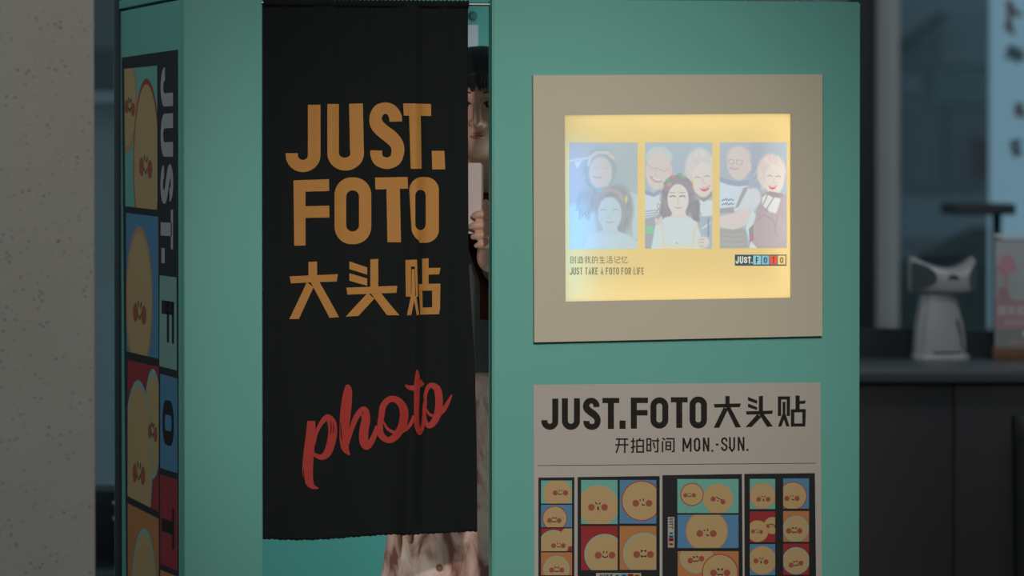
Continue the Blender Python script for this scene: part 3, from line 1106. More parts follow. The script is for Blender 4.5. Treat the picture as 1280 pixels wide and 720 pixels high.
# captions
M['caption'] = mat('caption_ink', (.20, .22, .14), .7)
pr = Print(smap)
x = 712.0
for word, wd in (('JUST', 3.55), ('TAKE', 3.65), ('A', 3.6), ('FOTO', 3.6), ('FOR', 3.7), ('LIFE', 3.3)):
    for ch in word:
        cw = 1.2 if ch == 'I' else wd
        glyph(pr, ch, x, 334.3, x + cw, 343.3, 1.05, M['caption'], 1)
        x += cw + .72
    x += 2.1
pr.build('caption_lettering', lb)
pr = Print(smap)
HZ = [  # eight characters in unit boxes
    [[(.3, 0), (0, .35)], [(.3, 0), (.6, .3)], [(.12, .42), (.48, .42), (.48, .66), (.3, .66)], [(.12, .42), (.12, .95), (.58, .95), (.58, .8)], [(.72, .1), (.72, .75)], [(.97, 0), (.97, .98), (.85, .98)]],
    [[(.05, .05), (.2, .2)], [(0, .4), (.2, .4), (.2, .8), (.0, .98)], [(.1, .85), (.3, .95), (1, .97)], [(.45, .05), (.35, .22)], [(.4, .15), (.95, .15)], [(.67, 0), (.67, .38)], [(.3, .38), (1, .38)], [(.42, .52), (.92, .52), (.92, .82), (.42, .82), (.42, .52)]],
    [[(.45, 0), (.1, .12)], [(0, .32), (1, .32)], [(.28, .1), (.28, .97), (.15, .93)], [(0, .68), (.5, .55)], [(.62, 0), (.68, .5), (.85, .9), (1, .97), (1, .8)], [(.9, .45), (.5, .95)], [(.82, .05), (.95, .2)]],
    [[(.22, 0), (.12, .18)], [(.05, .18), (.42, .18), (.42, .95), (.05, .95), (.05, .18)], [(.05, .55), (.42, .55)], [(.65, 0), (.52, .35)], [(.6, .2), (.97, .2), (.95, .95), (.8, .95)], [(.65, .45), (.76, .65)]],
    [[(.22, .05), (.08, .4)], [(.15, .25), (.92, .25)], [(.5, 0), (.5, .96)], [(.12, .6), (.9, .6)], [(0, .96), (1, .96)]],
    [[(.05, .05), (.2, .15)], [(0, .35), (.16, .45)], [(.2, .62), (.02, .97)], [(.9, .0), (.4, .12)], [(.3, .35), (1, .35)], [(.65, .08), (.65, .6)], [(.4, .6), (.92, .6), (.92, .95), (.4, .95), (.4, .6)]],
    [[(.08, .03), (.22, .18)], [(0, .35), (.2, .35), (.2, .9), (.35, .75)], [(.45, .1), (.95, .1), (.95, .48), (.48, .48)], [(.48, .48), (.48, .95), (1, .95), (1, .78)]],
    [[(.2, 0), (.2, 1)], [(.06, .25), (.04, .45)], [(.3, .2), (.36, .35)], [(.45, .12), (.95, .12), (.45, .7), (.5, .95), (1, .95), (1, .75)]],
]
for k, g in enumerate(HZ):
    x0 = 712.4 + k * 9.17
    for s in g:
        pr.stroke([(x0 + 7.4 * a, 320.2 + 9.0 * b) for a, b in s], M['caption'], 1, w=.75)
pr.build('caption_lettering', lb)
# housing behind the sheet and its lamps
bm = bmesh.new()
x0, x1, z0, z1 = hx0 + .002 - LO.x, hx1 - .002 - LO.x, hz0 + .002 - LO.z, hz1 - .002 - LO.z
a = [(x0, z0), (x1, z0), (x1, z1), (x0, z1)]
f0 = [bm.verts.new((x_, .0005 - LO.y, z_)) for x_, z_ in a]
f1 = [bm.verts.new((x_, .10 - LO.y, z_)) for x_, z_ in a]
for i in range(4):
    bm.faces.new((f0[i], f0[(i + 1) % 4], f1[(i + 1) % 4], f1[i]))
bm.faces.new(f1)
bm_obj('housing', bm, mat('housing_white', (.8, .8, .8), .6), lb)
cx, cz = (hx0 + hx1) / 2, (hz0 + hz1) / 2
WW, HH = hx1 - hx0, hz1 - hz0
for nm, lx, lz, sx, sy, pw, col in (
        ('back_light', cx, cz, WW * .95, HH * .95, .31, (.98, 1.0, 1.04)),
        ('edge_light', cx, hz1 - .012, WW * .95, .01, .05, (1.0, .95, .85)),
        ('edge_light', cx, hz0 + .012, WW * .95, .01, .05, (1.0, .95, .85)),
        ('edge_light', hx1 - .012, cz, .01, HH * .9, .05, (1.0, .95, .85)),
        ('cool_light', hx0 + .03, cz - .03, .04, HH * .8, .105, (.06, .42, 1.0))):
    yy = .092 if nm == 'back_light' else .045
    area(nm, (lx, yy, lz), (lx, -1, lz), sx, sy, pw, col)

# ------------------------------------------------------------------ posters with round faces
CREAM, BL, INK = M['cream'], M['blush'], M['ink']


def expr(pr, fx, fy, s, kind, tilt=0, layer=6, ky=1.0, kx=1.0, cell=None):
    """blush cheeks with a tiny drawn face between; s = half distance of the cheeks"""
    c, sn = math.cos(tilt), math.sin(tilt)

    def T(x, y):
        return (fx + (x * c - y * sn) * s * kx, fy + (x * sn + y * c) * s * ky)
    for sx in (-1, 1):
        ch_ = [T(sx + .5 * math.cos(t), .5 * math.sin(t)) for t in [2 * PI * i / 18 for i in range(18)]]
        pr.poly(clip(ch_, cell) if cell else ch_, BL, layer)
    W = .13 * s * min(kx, 1)

    def S(pts):
        pr.stroke([T(*p_) for p_ in pts], INK, layer + 1, w=W)
    if kind == 'angry':
        S([(-.4, -.75), (-.12, -.45)])
        S([(.4, -.75), (.12, -.45)])
        S([(-.12, -.05), (.1, .0), (-.05, .15), (.12, .3), (-.08, .4)])
    elif kind == 'smile':
        S([(-.25, -.6), (-.22, -.3)])
        S([(.25, -.6), (.22, -.3)])
        S(arc(0, 0, .38, .32, 10, 170))
    elif kind == 'squint':
        S([(-.45, -.65), (-.15, -.5), (-.4, -.38)])
        S([(.45, -.65), (.15, -.5), (.4, -.38)])
        S([(-.4, .1), (-.3, .35), (0, .2), (.3, .35), (.4, .1)])
    elif kind == 'wink':
        S([(-.45, -.5), (-.2, -.42)])
        S([(.15, -.7), (.2, -.35)])
        S([(-.05, .1), (.1, .3), (.4, .25)])
    elif kind == 'flat':
        S([(-.6, -.55), (0, -.4), (.6, -.3)])
        S([(-.15, .12), (.2, .05)])


def disc(pr, cell, cx, cy, r, rim=None, rw=1.2, ry=None, layer=3, fill=None):
    ry = ry or r
    if rim:
        pr.poly(clip(ell(cx, cy, r + rw, ry + rw * (ry / r)), cell), rim, layer)
    pr.poly(clip(ell(cx, cy, r, ry), cell), fill or CREAM, layer + 1)


FP = -.0012
po = PY(846, 760, FP)
poster = tag(empty('opening_times_poster', po), 'pale poster of opening times with strips of round face pictures below the light box', 'poster')
fmap = lambda px, py, layer=0: PY(px, py, FP - .00012 * layer) - po
bm = bmesh.new()
fr = [PY(*t_, FP) - po for t_ in ((667, 481), (1025.5, 478), (1028, 800), (668, 800))]
bk = [v + Vector((0, .001, 0)) for v in fr]
a = [bm.verts.new(v) for v in fr]
b = [bm.verts.new(v) for v in bk]
bm.faces.new(a)
bm.faces.new(b[::-1])
for i in range(4):
    bm.faces.new((a[i], a[(i + 1) % 4], b[(i + 1) % 4], b[i]))
bm_obj('sheet', bm, M['paper'], poster)
pr = Print(fmap)
for ch, x0, y0, x1, y1 in (('J', 676.7, 498.2, 697.9, 537.3), ('U', 702.3, 497.8, 725, 537.3), ('S', 728.6, 497.4, 750.8, 537.2), ('T', 753, 497.4, 774.2, 536.2), ('.', 774.4, 525.6, 782, 536.1),
                           ('F', 788.5, 497, 810, 535.8), ('O', 813, 496.6, 835.4, 535.8), ('T', 838.5, 496.5, 859.6, 535), ('O', 861.9, 495.5, 883.8, 535.6)):
    heavy(pr, ch, x0, y0, x1, y1, 7.6, INK, 1)
pr.build('title_lettering', poster)
pr = Print(fmap)
A = lambda *t: [(850 + x / 4.8, 470 + y / 4.8) for x, y in t]
for t in (((272, 120), (298, 120), (298, 180), (272, 180)), ((203, 168), (365, 164), (360, 187), (208, 190)), ((262, 188), (288, 200), (235, 311), (202, 311)), ((274, 186), (302, 186), (366, 308), (333, 309)),
          ((408, 125), (463, 147), (463, 167), (408, 147)), ((408, 165), (463, 187), (463, 205), (408, 187)), ((473, 120), (498, 120), (498, 220), (473, 220)), ((395, 212), (558, 207), (553, 228), (400, 232)), ((464, 228), (488, 246), (430, 306), (393, 307)), ((474, 228), (500, 226), (558, 303), (522, 305)),
          ((587, 122), (607, 122), (607, 240), (587, 240)), ((587, 122), (660, 122), (660, 141), (587, 141)), ((640, 122), (660, 122), (660, 240), (640, 240)), ((615, 155), (633, 155), (632, 240), (616, 240)), ((614, 228), (632, 240), (608, 303), (588, 304)), ((616, 240), (634, 228), (657, 302), (638, 303)),
          ((693, 117), (718, 117), (718, 205), (693, 205)), ((718, 150), (755, 147), (750, 166), (718, 168)), ((665, 200), (755, 198), (755, 217), (665, 219)), ((665, 200), (686, 200), (686, 304), (665, 304)), ((734, 198), (755, 198), (752, 303), (734, 303)), ((665, 285), (753, 284), (752, 303), (665, 304))):
    pr.quad(*A(*t), INK, 1)
pr.build('title_lettering', poster)
pr = Print(fmap)
for t in ([(125, 113), (320, 113)], [(118, 205), (328, 205)], [(178, 113), (175, 205), (130, 335)], [(268, 113), (268, 335)],
          [(365, 148), (435, 148)], [(402, 95), (402, 318), (372, 328)], [(365, 255), (440, 228)], [(515, 95), (500, 132)], [(462, 122), (462, 332)], [(565, 122), (565, 332)], [(462, 135), (565, 135)], [(462, 320), (565, 320)], [(462, 228), (565, 228)],
          [(625, 98), (625, 312)], [(682, 98), (682, 312)], [(625, 110), (682, 110)], [(625, 300), (682, 300)], [(625, 205), (682, 205)], [(700, 140), (820, 140)], [(795, 95), (795, 318)], [(748, 316), (806, 316)], [(725, 165), (750, 265)],
          [(870, 95), (915, 130)], [(872, 145), (872, 325)], [(930, 108), (1066, 108)], [(1055, 100), (1055, 318)], [(1020, 310), (1066, 310)], [(930, 148), (930, 292)], [(1000, 148), (1000, 292)], [(930, 160), (1000, 160)], [(930, 280), (1000, 280)], [(930, 220), (1000, 220)]):
    pr.stroke([(760 + x / 12.8, 540 + y / 12.8) for x, y in t], INK, 1, w=1.9)
for ch, x0, x1 in (('M', 15, 70), ('O', 83, 122), ('N', 137, 176), ('-', 209, 238), ('S', 246, 286), ('U', 294, 331), ('N', 346, 387)):
    dy = -7 * (x0 / 400)
    glyph(pr, ch, 850 + x0 / 4.8, 470 + (372 + dy) / 4.8, 850 + x1 / 4.8, 470 + (455 + dy) / 4.8, 2.3, INK, 1)
for x0, y0 in ((188, 443), (399, 437)):
    pr.rect(850 + x0 / 4.8, 470 + y0 / 4.8, 850 + (x0 + 12) / 4.8, 470 + (y0 + 12) / 4.8, INK, 1)
pr.build('hours_lettering', poster)
pr = Print(fmap)
pr.stroke([(672, 582), (1020, 579)], M['ink'], 1, w=.7)
pr.build('divider_line', poster)
Z3 = lambda x, y: (830 + x / 4.8, 570 + y / 4.8)
Z2 = lambda x, y: (660 + x / 4.8, 570 + y / 4.8)


def strip(frame, cells):
    pr = Print(fmap)
    pr.quad(*frame, M['black'], 1)
    s_ = pr.build('photo_strip', poster)
    for rect, bg, discs, faces_ in cells:
        c = q4(*rect)
        pr = Print(fmap)
        pr.quad(*c, M[bg], 2)
        ly = 3
        for d in discs:
            disc(pr, c, d[0], d[1], d[2], M[d[3]] if d[3] else None, d[4] if len(d) > 4 else 1.1, layer=ly)
            ly += 2
        for f_ in faces_:
            expr(pr, f_[0], f_[1], f_[2], f_[3], f_[4] if len(f_) > 4 else 0, layer=9, cell=c)
        pr.build('picture_cell', s_)


strip([(673, 597), (718, 596.6), (718, 800), (673, 800)], [
    ((676.3, 600.6, 715, 629.4), 'cell_teal', [(697, 617, 18, None)], [(700.5, 616, 6.4, 'smile')]),
    ((676.3, 631, 715, 659), 'cell_blue', [(693.5, 648, 14.6, 'rim_red')], [(693, 650.5, 6, 'squint')]),
    ((676.3, 660.5, 715, 689), 'cell_red', [(692, 681, 17.5, 'rim_teal'), (712, 671, 12, None)], [(698, 682, 6, 'smile')]),
    ((676.3, 690.5, 715, 719), 'cell_orange', [(695.5, 711, 15.2, 'rim_teal')], [(696, 712.5, 6.3, 'squint')]),
    ((676.3, 721, 715, 750), 'cell_teal', [(695.5, 738, 15.2, 'rim_orange')], [(696, 740, 6.3, 'smile')]),
])
strip([(722, 596.3), (824.6, 595), (824.6, 800), (722, 800)], [
    ((726.3, 600, 772, 655), 'cell_teal', [(748, 632, 25, 'rim_teal', 1.2)], [(747.5, 634, 8.2, 'angry')]),
    ((774.6, 600, 820.4, 654.5), 'cell_blue', [(802, 626, 24, 'rim_red', 1.3)], [(803, 629, 8.2, 'wink')]),
    ((726.3, 657.5, 772, 712.7), 'cell_red', [(756, 693, 24, 'rim_teal', 1.6)], [(756.5, 694, 8.6, 'smile')]),
    ((774.6, 657.5, 820.4, 712.3), 'cell_orange', [(805, 692, 24.5, 'rim_teal', 1.6)], [(804.5, 693, 8.6, 'squint')]),
])
strip([(828, 594), (927.4, 592.5), (929, 800), (828, 800)], [
    ((846.7, 598.8, 923.2, 641.3), 'cell_teal', [(865, 618, 13.5, 'rim_red', 1.1), (897.5, 623.5, 18.8, None)], [(862, 619, 5.2, 'smile'), (897.6, 625.5, 6.4, 'flat', .28)]),
    ((846.9, 643.5, 923.2, 685), 'cell_blue', [(883.5, 664, 25.2, 'rim_orange', 1.2)], [(883.2, 666.8, 8.4, 'wink')]),
    ((847.1, 689, 923.3, 731), 'cell_orange', [(870.5, 696, 19.3, 'rim_teal', 1.2), (900, 715, 21.5, 'rim_red', 1.2)], [(870, 699.5, 7, 'squint', -.18), (900.3, 716, 8.4, 'squint')]),
    ((847.3, 735, 923.5, 777), 'cell_red', [(885, 757, 22, 'rim_teal', 1.2)], [(885, 759, 8, 'smile')]),
])
strip([(930.4, 592.3), (1018.6, 591.4), (1021, 800), (931, 800)], [
    ((937.3, 598.6, 969, 636.3), 'cell_teal', [(953.4, 619.5, 15.5, 'rim_orange', .9)], [(954.3, 624, 5.8, 'angry')]),
    ((937.3, 639.3, 969, 677.8), 'cell_red', [(965.5, 657, 10.6, None), (947, 664, 12.8, 'rim_orange', .9)], [(965, 657.5, 5, 'flat', 0), (946.3, 664.5, 4.9, 'wink', .05)]),
    ((937.3, 680.2, 969, 719), 'cell_blue', [(953, 700.5, 17, 'rim_orange', .9)], [(951.3, 701.5, 6.3, 'angry', .1)]),
    ((979, 598, 1011.3, 635.8), 'cell_blue', [(991, 620, 16.8, 'rim_red', 1.0)], [(990, 623, 6.4, 'wink')]),
    ((979, 638.8, 1011.3, 677.2), 'cell_orange', [(994.8, 661, 15, 'rim_teal', 1.2)], [(992.8, 663.5, 6.8, 'squint')]),
    ((979, 679.6, 1011.3, 718.6), 'cell_red', [(995, 701, 16, 'rim_teal', 1.1)], [(995, 705, 6.2, 'squint', -.2)]),
    ((937.3, 722, 969, 760), 'cell_orange', [(953, 741, 15, 'rim_teal', .9)], [(953, 743, 6, 'smile')]),
    ((979, 722, 1011.3, 760), 'cell_teal', [(995, 741, 15, 'rim_red', .9)], [(995, 743, 6, 'smile')]),
])
# small logo stickers printed on the strips
M['sticker'] = mat('sticker_print', (.36, .33, .30), .6)
pr = Print(fmap)
pr.rect(834.8, 646.2, 843, 684.4, M['sticker'], 2)
for k, ch in enumerate('JUST'):
    y = 647.2 + k * 3.7
    pr.stroke([(836.5, y + .8), (841.5, y + .8)], INK, 3, w=.9)
    pr.stroke([(836.5, y + 2.4), (841.5, y + 2.4)], INK, 3, w=.7) if ch in 'UJ' else pr.stroke([(841, y), (841, y + 3)], INK, 3, w=.8)
for y, m_ in ((664.5, 'sage'), (669, 'cell_blue'), (672.6, 'cell_red'), (678.2, 'cell_orange')):
    pr.rect(835.6, y, 842.2, y + 4.2, M[m_], 3)
    pr.rect(837.2, y + 1.2, 840.8, y + 2.8, INK, 4)
pr.build('logo_sticker', poster)
pr = Print(fmap)
pr.rect(745, 716.3, 801.5, 728, M['sticker'], 2)
for k, ch in enumerate('JUST'):
    heavy(pr, ch, 747.2 + k * 4.9, 718, 751.4 + k * 4.9, 726, 1.4, INK, 3)
for k, (ch, m_) in enumerate((('F', 'sage'), ('O', 'cell_blue'), ('T', 'cell_red'), ('O', 'cell_orange'))):
    pr.rect(768 + k * 8.2, 717.2, 775.6 + k * 8.2, 727.2, M[m_], 3)
    heavy(pr, ch, 769.6 + k * 8.2, 718.6, 774 + k * 8.2, 726, 1.3, INK, 4)
pr.build('logo_sticker', poster)

# side poster on the booth's left flank
sp0 = PX(190, 700, XL)
sp = tag(empty('flank_poster', (XL, sp0.y, 0)), 'tall dark poster on the booth flank with big letters running downwards', 'poster')
SO = sp.location.copy()
gmap = lambda px, py, layer=0: PX(px, py, XL - .001 - .00015 * layer) - SO
bm = bmesh.new()
fr = [PX(*t_, XL - .001) - SO for t_ in ((152, 72), (222, 62), (223.2, 820), (158, 770))]
a = [bm.verts.new(v) for v in fr]
b = [bm.verts.new(v + Vector((.001, 0, 0))) for v in fr]
bm.faces.new(a)
for i in range(4):
    bm.faces.new((a[i], a[(i + 1) % 4], b[(i + 1) % 4], b[i]))
bm_obj('backing', bm, M['black'], sp)
CELLS = [
    ([(155.3, 86.1), (196.4, 82), (197, 262.4), (156.7, 257.8)], 'cell_teal', [(158, 128, 12, 55, 'rim_orange'), (183, 206, 15.5, 101, 'rim_red')], [(162, 132, 4, 14), (182, 207, 5.2, 19)]),
    ([(157.5, 266), (197.8, 271), (198.3, 448.6), (158, 439)], 'cell_blue', [(174, 376, 15.6, 86, 'rim_orange')], [(174.3, 389, 5.2, 19)]),
    ([(159.5, 450), (198.4, 458.5), (198.4, 640), (159.5, 620)], 'cell_red', [(191, 530, 9.6, 62, 'rim_teal'), (172.5, 582, 17, 100, 'rim_teal')], [(190.5, 538, 3.6, 15), (173.5, 590, 5, 19)]),
    ([(159.5, 629), (198.4, 648.5), (199, 830), (160, 800)], 'cell_orange', [(180, 762, 15.5, 95, 'rim_teal')], [(180, 775, 5, 19)]),
]
for c, bg, ds, fs in CELLS:
    pr = Print(gmap)
    pr.quad(*c, M[bg], 1)
    ly = 2
    for (cx_, cy_, rx, ry, rim) in ds:
        pr.poly(clip(ell(cx_, cy_, rx + 1.1, ry + 7), c), M[rim], ly)
        pr.poly(clip(ell(cx_, cy_, rx, ry), c), CREAM, ly + 1)
        ly += 2
    for fx, fy, s, sy in fs:
        for sx in (-1, 1):
            pr.poly(clip(ell(fx + sx * s, fy + sx * s * -.25 + (6 if sx > 0 else 0), s * .55, sy * .62), c), BL, 7)
        pr.stroke([(fx - s * .35, fy - sy * .7), (fx - s * .2, fy - sy * .3)], INK, 8, w=.8)
        pr.stroke([(fx + s * .4, fy - sy * .6), (fx + s * .25, fy - sy * .2)], INK, 8, w=.8)
        pr.stroke([(fx - s * .4, fy + sy * .2), (fx, fy + sy * .55), (fx + s * .4, fy + sy * .15)], INK, 8, w=.8)
    pr.build('picture_cell', sp)


# letters turned on their side: letter x runs down, letter y runs from right to left
def side_letter(ch, y0, y1, x0, x1, sw, m, layer=2):
    class W(Print):
        pass
    tmp = Print(lambda a_, b_, l_: (a_, b_, l_))
    H = 100.0
    heavy(tmp, ch, 0, 0, 62, H, sw, m, 0)
    k = len(pr.v)
    for a_, b_, l_ in tmp.v:
        px = x1 - (x1 - x0) * b_ / H
        py = y0 + (y1 - y0) * a_ / 62
        py += (px - 208) * .0009 * (py - 215)
        pr.v.append(gmap(px, py, layer))
    mi = pr._mi(m)
    for f_ in tmp.f:
        pr.f.append(tuple(i_ + k for i_ in f_))
        pr.i.append(mi)


pr = Print(gmap)
for ch, y0, y1 in (('J', 84, 133), ('U', 142, 196), ('S', 205, 255), ('T', 262, 311)):
    side_letter(ch, y0, y1, 200.8, 216.3, 21, M['letter_grey'])
pr.rect(201.7, 310, 206, 329, M['letter_grey'], 2)
pr.build('lettering', sp)
for c, m_, ch, y0, y1, x0, x1 in (([(199.7, 344), (220.6, 346.8), (221, 463), (199.2, 457.5)], 'sage', 'F', 376, 428, 202, 217.5),
                                  ([(200.3, 467), (221.7, 473), (221.8, 591.5), (200.3, 585)], 'cell_blue', 'O', 500, 556, 203, 217.3),
                                  ([(200.3, 593), (221.8, 599.5), (222, 714), (200.3, 704.6)], 'cell_red', 'T', 632, 683, 202, 217.8),
                                  ([(200.3, 712), (222, 721), (222.4, 815), (200.6, 805)], 'cell_orange', 'O', 740, 790, 203, 217.3)):
    pr = Print(gmap)
    pr.quad(*c, M[m_], 1)
    side_letter(ch, y0, y1, x0, x1, 20, INK)
    pr.build('letter_cell', sp)

# ------------------------------------------------------------------ the person behind the curtain
SK = mat('skin', (.45, .25, .175), .55, var=.06, scale=25, spec=.4)
HAIR = mat('dark_hair', (.008, .009, .010), .5, bump=.5, scale=120, spec=.35)
WORLD_Y = .28
pp = PY(601, 215, WORLD_Y)
person = tag(empty('person', (pp.x, pp.y, .02), -YAW), 'person peeking out past the black curtain while holding a pale phone', 'person')
KP = F / (pp - CAM).length


def H(px, py, y):
    """local point of the person at depth y from frame position"""
    th = -YAW
    n = Vector((math.sin(YAW), math.cos(YAW), 0))
    d = ray(px, py)
    base = person.location + n * y
    t = (base - CAM).dot(n) / d.dot(n)
    wv = CAM + d * t - person.location
    return Matrix.Rotation(YAW, 3, 'Z') @ wv


def cone_chain(bm, pts):
    """capsule chain (x,y,z,r)"""
    for a_, b_ in zip(pts[:-1], pts[1:]):
        A_, B_ = Vector(a_[:3]), Vector(b_[:3])
        d = B_ - A_
        L_ = d.length
        if L_ < 1e-5:
            continue
        rot = d.to_track_quat('Z', 'Y').to_matrix().to_4x4()
        bmesh.ops.create_cone(bm, cap_ends=True, segments=16, radius1=a_[3], radius2=b_[3], depth=L_, matrix=Matrix.Translation((A_ + B_) / 2) @ rot)
    for a_ in pts:
        bmesh.ops.create_uvsphere(bm, u_segments=16, v_segments=10, radius=a_[3], matrix=Matrix.Translation(a_[:3]))


def blob(bm, c, r, rot=None):
    m_ = Matrix.Translation(c) @ (rot.to_4x4() if rot else Matrix()) @ Matrix.Diagonal((*r, 1))
    bmesh.ops.create_uvsphere(bm, u_segments=28, v_segments=18, radius=1, matrix=m_)


def remeshed(name, bm, voxel, m_, parent, smooth_it=6, fac=.5):
    me = bpy.data.meshes.new(name + '_raw')
    bm.to_mesh(me)
    bm.free()
    o_ = bpy.data.objects.new(name + '_raw', me)
    C.objects.link(o_)
    r_ = o_.modifiers.new('r', 'REMESH')
    r_.mode = 'VOXEL'
    r_.voxel_size = voxel
    s_ = o_.modifiers.new('s', 'SMOOTH')
    s_.iterations = smooth_it
    s_.factor = fac
    dg = bpy.context.evaluated_depsgraph_get()
    nm = bpy.data.meshes.new_from_object(o_.evaluated_get(dg))
    bpy.data.objects.remove(o_)
    nm.name = name
    nm.materials.clear()
    nm.materials.append(m_)
    nm.polygons.foreach_set('use_smooth', [True] * len(nm.polygons))
    return link(name, nm, parent)


fz = lambda py: H(601, py, 0).z
ze, zn, zm, zc = fz(131), fz(153.5), fz(169), fz(188)
FX = H(596.5, 130, -.08).x
bm = bmesh.new()
blob(bm, (FX + .002, .02, ze + .022), (.076, .096, .090))
blob(bm, (FX, -.018, (ze + zc) / 2 - .004), (.060, .066, .062))
blob(bm, (FX, -.050, zc + .020), (.028, .026, .020))
for s in (-1, 1):
    blob(bm, (FX + s * .036, -.046, zn + .002), (.028, .026, .026))
    blob(bm, (FX + s * .031, -.064, ze + .017), (.022, .012, .007))
    blob(bm, (FX + s * .0115, -.084, zn - .002), (.0075, .009, .0065))
    blob(bm, (FX + s * .079, .025, ze - .01), (.012, .02, .03))
cone_chain(bm, [(FX, -.068, ze + .006, .0075), (FX, -.080, ze - .014, .008), (FX, -.094, zn + .001, .0098)])
blob(bm, (FX, -.070, zm + .001), (.024, .012, .013))
cone_chain(bm, [(FX, .025, zc + .05, .055), (FX, .03, zc - .03, .05), (FX, .035, zc - .10, .06)])
# torso, arms, legs
zsh = zc - .10
blob(bm, (0, .045, zsh - .10), (.155, .095, .14))
blob(bm, (0, .045, zsh - .28), (.125, .085, .16))
blob(bm, (0, .05, zsh - .45), (.16, .105, .14))
wr = H(607, 322, -.14)
el = Vector((.205, .03, wr.z - .14))
cone_chain(bm, [(-.02, .04, zsh - .01, .055), (.12, .045, zsh - .035, .052), (.165, .045, zsh - .06, .048), (el.x, el.y, el.z, .038), (wr.x + .006, wr.y, wr.z - .005, .024)])
cone_chain(bm, [(.02, .04, zsh - .01, .055), (-.12, .045, zsh - .035, .052), (-.165, .045, zsh - .06, .048), (-.20, .05, zsh - .33, .036), (-.185, .0, zsh - .55, .024), (-.18, -.01, zsh - .63, .022)])
for s in (-1, 1):
    cone_chain(bm, [(s * .085, .05, zsh - .5, .085), (s * .085, .04, .47, .055), (s * .085, .06, .09, .034), (s * .085, .05, .055, .036), (s * .09, -.09, .03, .028)])
# left hand hanging: palm and fingers
cone_chain(bm, [(-.18, -.01, zsh - .62, .024), (-.178, -.015, zsh - .69, .030)])
for k in range(4):
    cone_chain(bm, [(-.18 + .004 * k, -.04 + .02 * k, zsh - .70, .009), (-.176, -.045 + .02 * k, zsh - .745 + .004 * abs(k - 1), .0085), (-.168, -.042 + .02 * k, zsh - .775 + .005 * abs(k - 1), .0075)])
cone_chain(bm, [(-.17, -.04, zsh - .66, .011), (-.155, -.062, zsh - .70, .010), (-.15, -.066, zsh - .73, .008)])
# right hand closing round the phone
yp = -.165            # phone plane
palm = H(613, 296, yp + .012)
cone_chain(bm, [(wr.x + .004, wr.y, wr.z, .0235), (palm.x - .001, palm.y - .004, palm.z - .012, .025), (palm.x + .004, palm.y, palm.z + .012, .022)])
for (kx, ky_, tx, ty, r_) in ((614, 268, 592.5, 269, .0082), (614.5, 281, 588.5, 283, .0086), (613.5, 293, 591.5, 295.5, .0083), (612, 305, 595.5, 306.5, .0074)):
    kk = H(kx, ky_, yp + .002)
    mid = H(kx - 4.5, ky_ + .3, yp - .0165)
    tp = H(tx + 5, ty - .8, yp - .0175)
    tt = H(tx, ty + .6, yp - .0125)
    cone_chain(bm, [(palm.x + .005, palm.y + .004, (palm.z + kk.z) / 2, .012), (*kk, r_ * 1.12), (*mid, r_ * 1.08), (*tp, r_), (*tt, r_ * .86)])
t0, t1, t2 = H(611, 284, yp - .008), H(609.5, 268, yp - .011), H(607.3, 253, yp - .010)
cone_chain(bm, [(palm.x, palm.y, palm.z, .014), (*t0, .0105), (*t1, .0095), (*t2, .0078)])
remeshed('body', bm, .0033, SK, person, 5, .45)
# face details
LIP = mat('lip', (.30, .10, .085), .45, spec=.5)
bm = bmesh.new()
for dz, hgt, yo in ((.0035, .0042, .0), (-.0042, .0052, -.0012)):
    rows = []
    for i in range(15):
        u = i / 14 * 2 - 1
        hw = (1 - u * u) ** .6
        cup = .0012 * math.exp(-(u / .12) ** 2) if dz > 0 else 0
        rows.append([(FX + u * .024, -.0815 + .013 * u * u + yo - .0032 * hw * math.sin(PI * t), zm + dz * hw + hgt * hw * (t - .5) * 1.4 - (cup if t > .9 else 0)) for t in (0, .25, .5, .75, 1)])
    vs = [[bm.verts.new(p_) for p_ in r_] for r_ in rows]
    for a_, b_ in zip(vs[:-1], vs[1:]):
        for i in range(4):
            if len({tuple(round(c_, 6) for c_ in v_.co) for v_ in (a_[i], b_[i], b_[i + 1], a_[i + 1])}) == 4:
                bm.faces.new((a_[i], b_[i], b_[i + 1], a_[i + 1]))
bm_obj('lips', bm, LIP, person, True, 80)
EYE = mat('eye_white', (.5, .46, .42), .3)
IRIS = mat('iris', (.01, .008, .007), .15)
LASH = mat('lash', (.01, .008, .008), .6)
for s in (-1, 1):
    bm = bmesh.new()
    blob(bm, (FX + s * .028, -.064, ze), (.0135, .0115, .0085))
    e_ = bm_obj('eye', bm, EYE, person, True, 80)
    bm = bmesh.new()
    blob(bm, (FX + s * .0235, -.0738, ze - .0005), (.0062, .0035, .0060))
    bm_obj('iris', bm, IRIS, e_, True, 80)
    bm = bmesh.new()
    cone_chain(bm, [(FX + s * (.028 - .015 + .03 * i / 6), -.0750 + .008 * abs(i / 6 - .45) ** 1.5 * 2, ze + .0055 - .006 * (i / 6 - .5) ** 2 * 4 + .001, .0015) for i in range(7)])
    bm_obj('eyelash', bm, LASH, e_, True, 80)
    bm = bmesh.new()
    cone_chain(bm, [(FX + s * (.014 + .036 * i / 6), -.0735 + .012 * (i / 6) ** 2, ze + .024 + .004 * math.sin(PI * i / 6), .0013) for i in range(7)])
    bm_obj('eyebrow', bm, LASH, person, True, 80)
# hair: bob with a straight fringe
bm = bmesh.new()
zt = fz(57)
hx = H(601.5, 60, 0).x
n = 40
rings = []
for k in range(17):
    t = k / 16
    if t < .5:                                   # crown
        a_ = t / .5 * PI / 2
        z_ = zt - .115 * (1 - math.cos(a_))
        r_ = math.sin(a_) ** .75
        rings.append(sring(hx, .02, z_, max(.002, .088 * r_), max(.002, .110 * r_), n))
    else:
        u = (t - .5) / .5
        z_ = zt - .115 - .20 * u
        rings.append(sring(hx, .03 + .01 * u, z_, .088 + .004 * math.sin(3 * u), .108 - .012 * u, n))
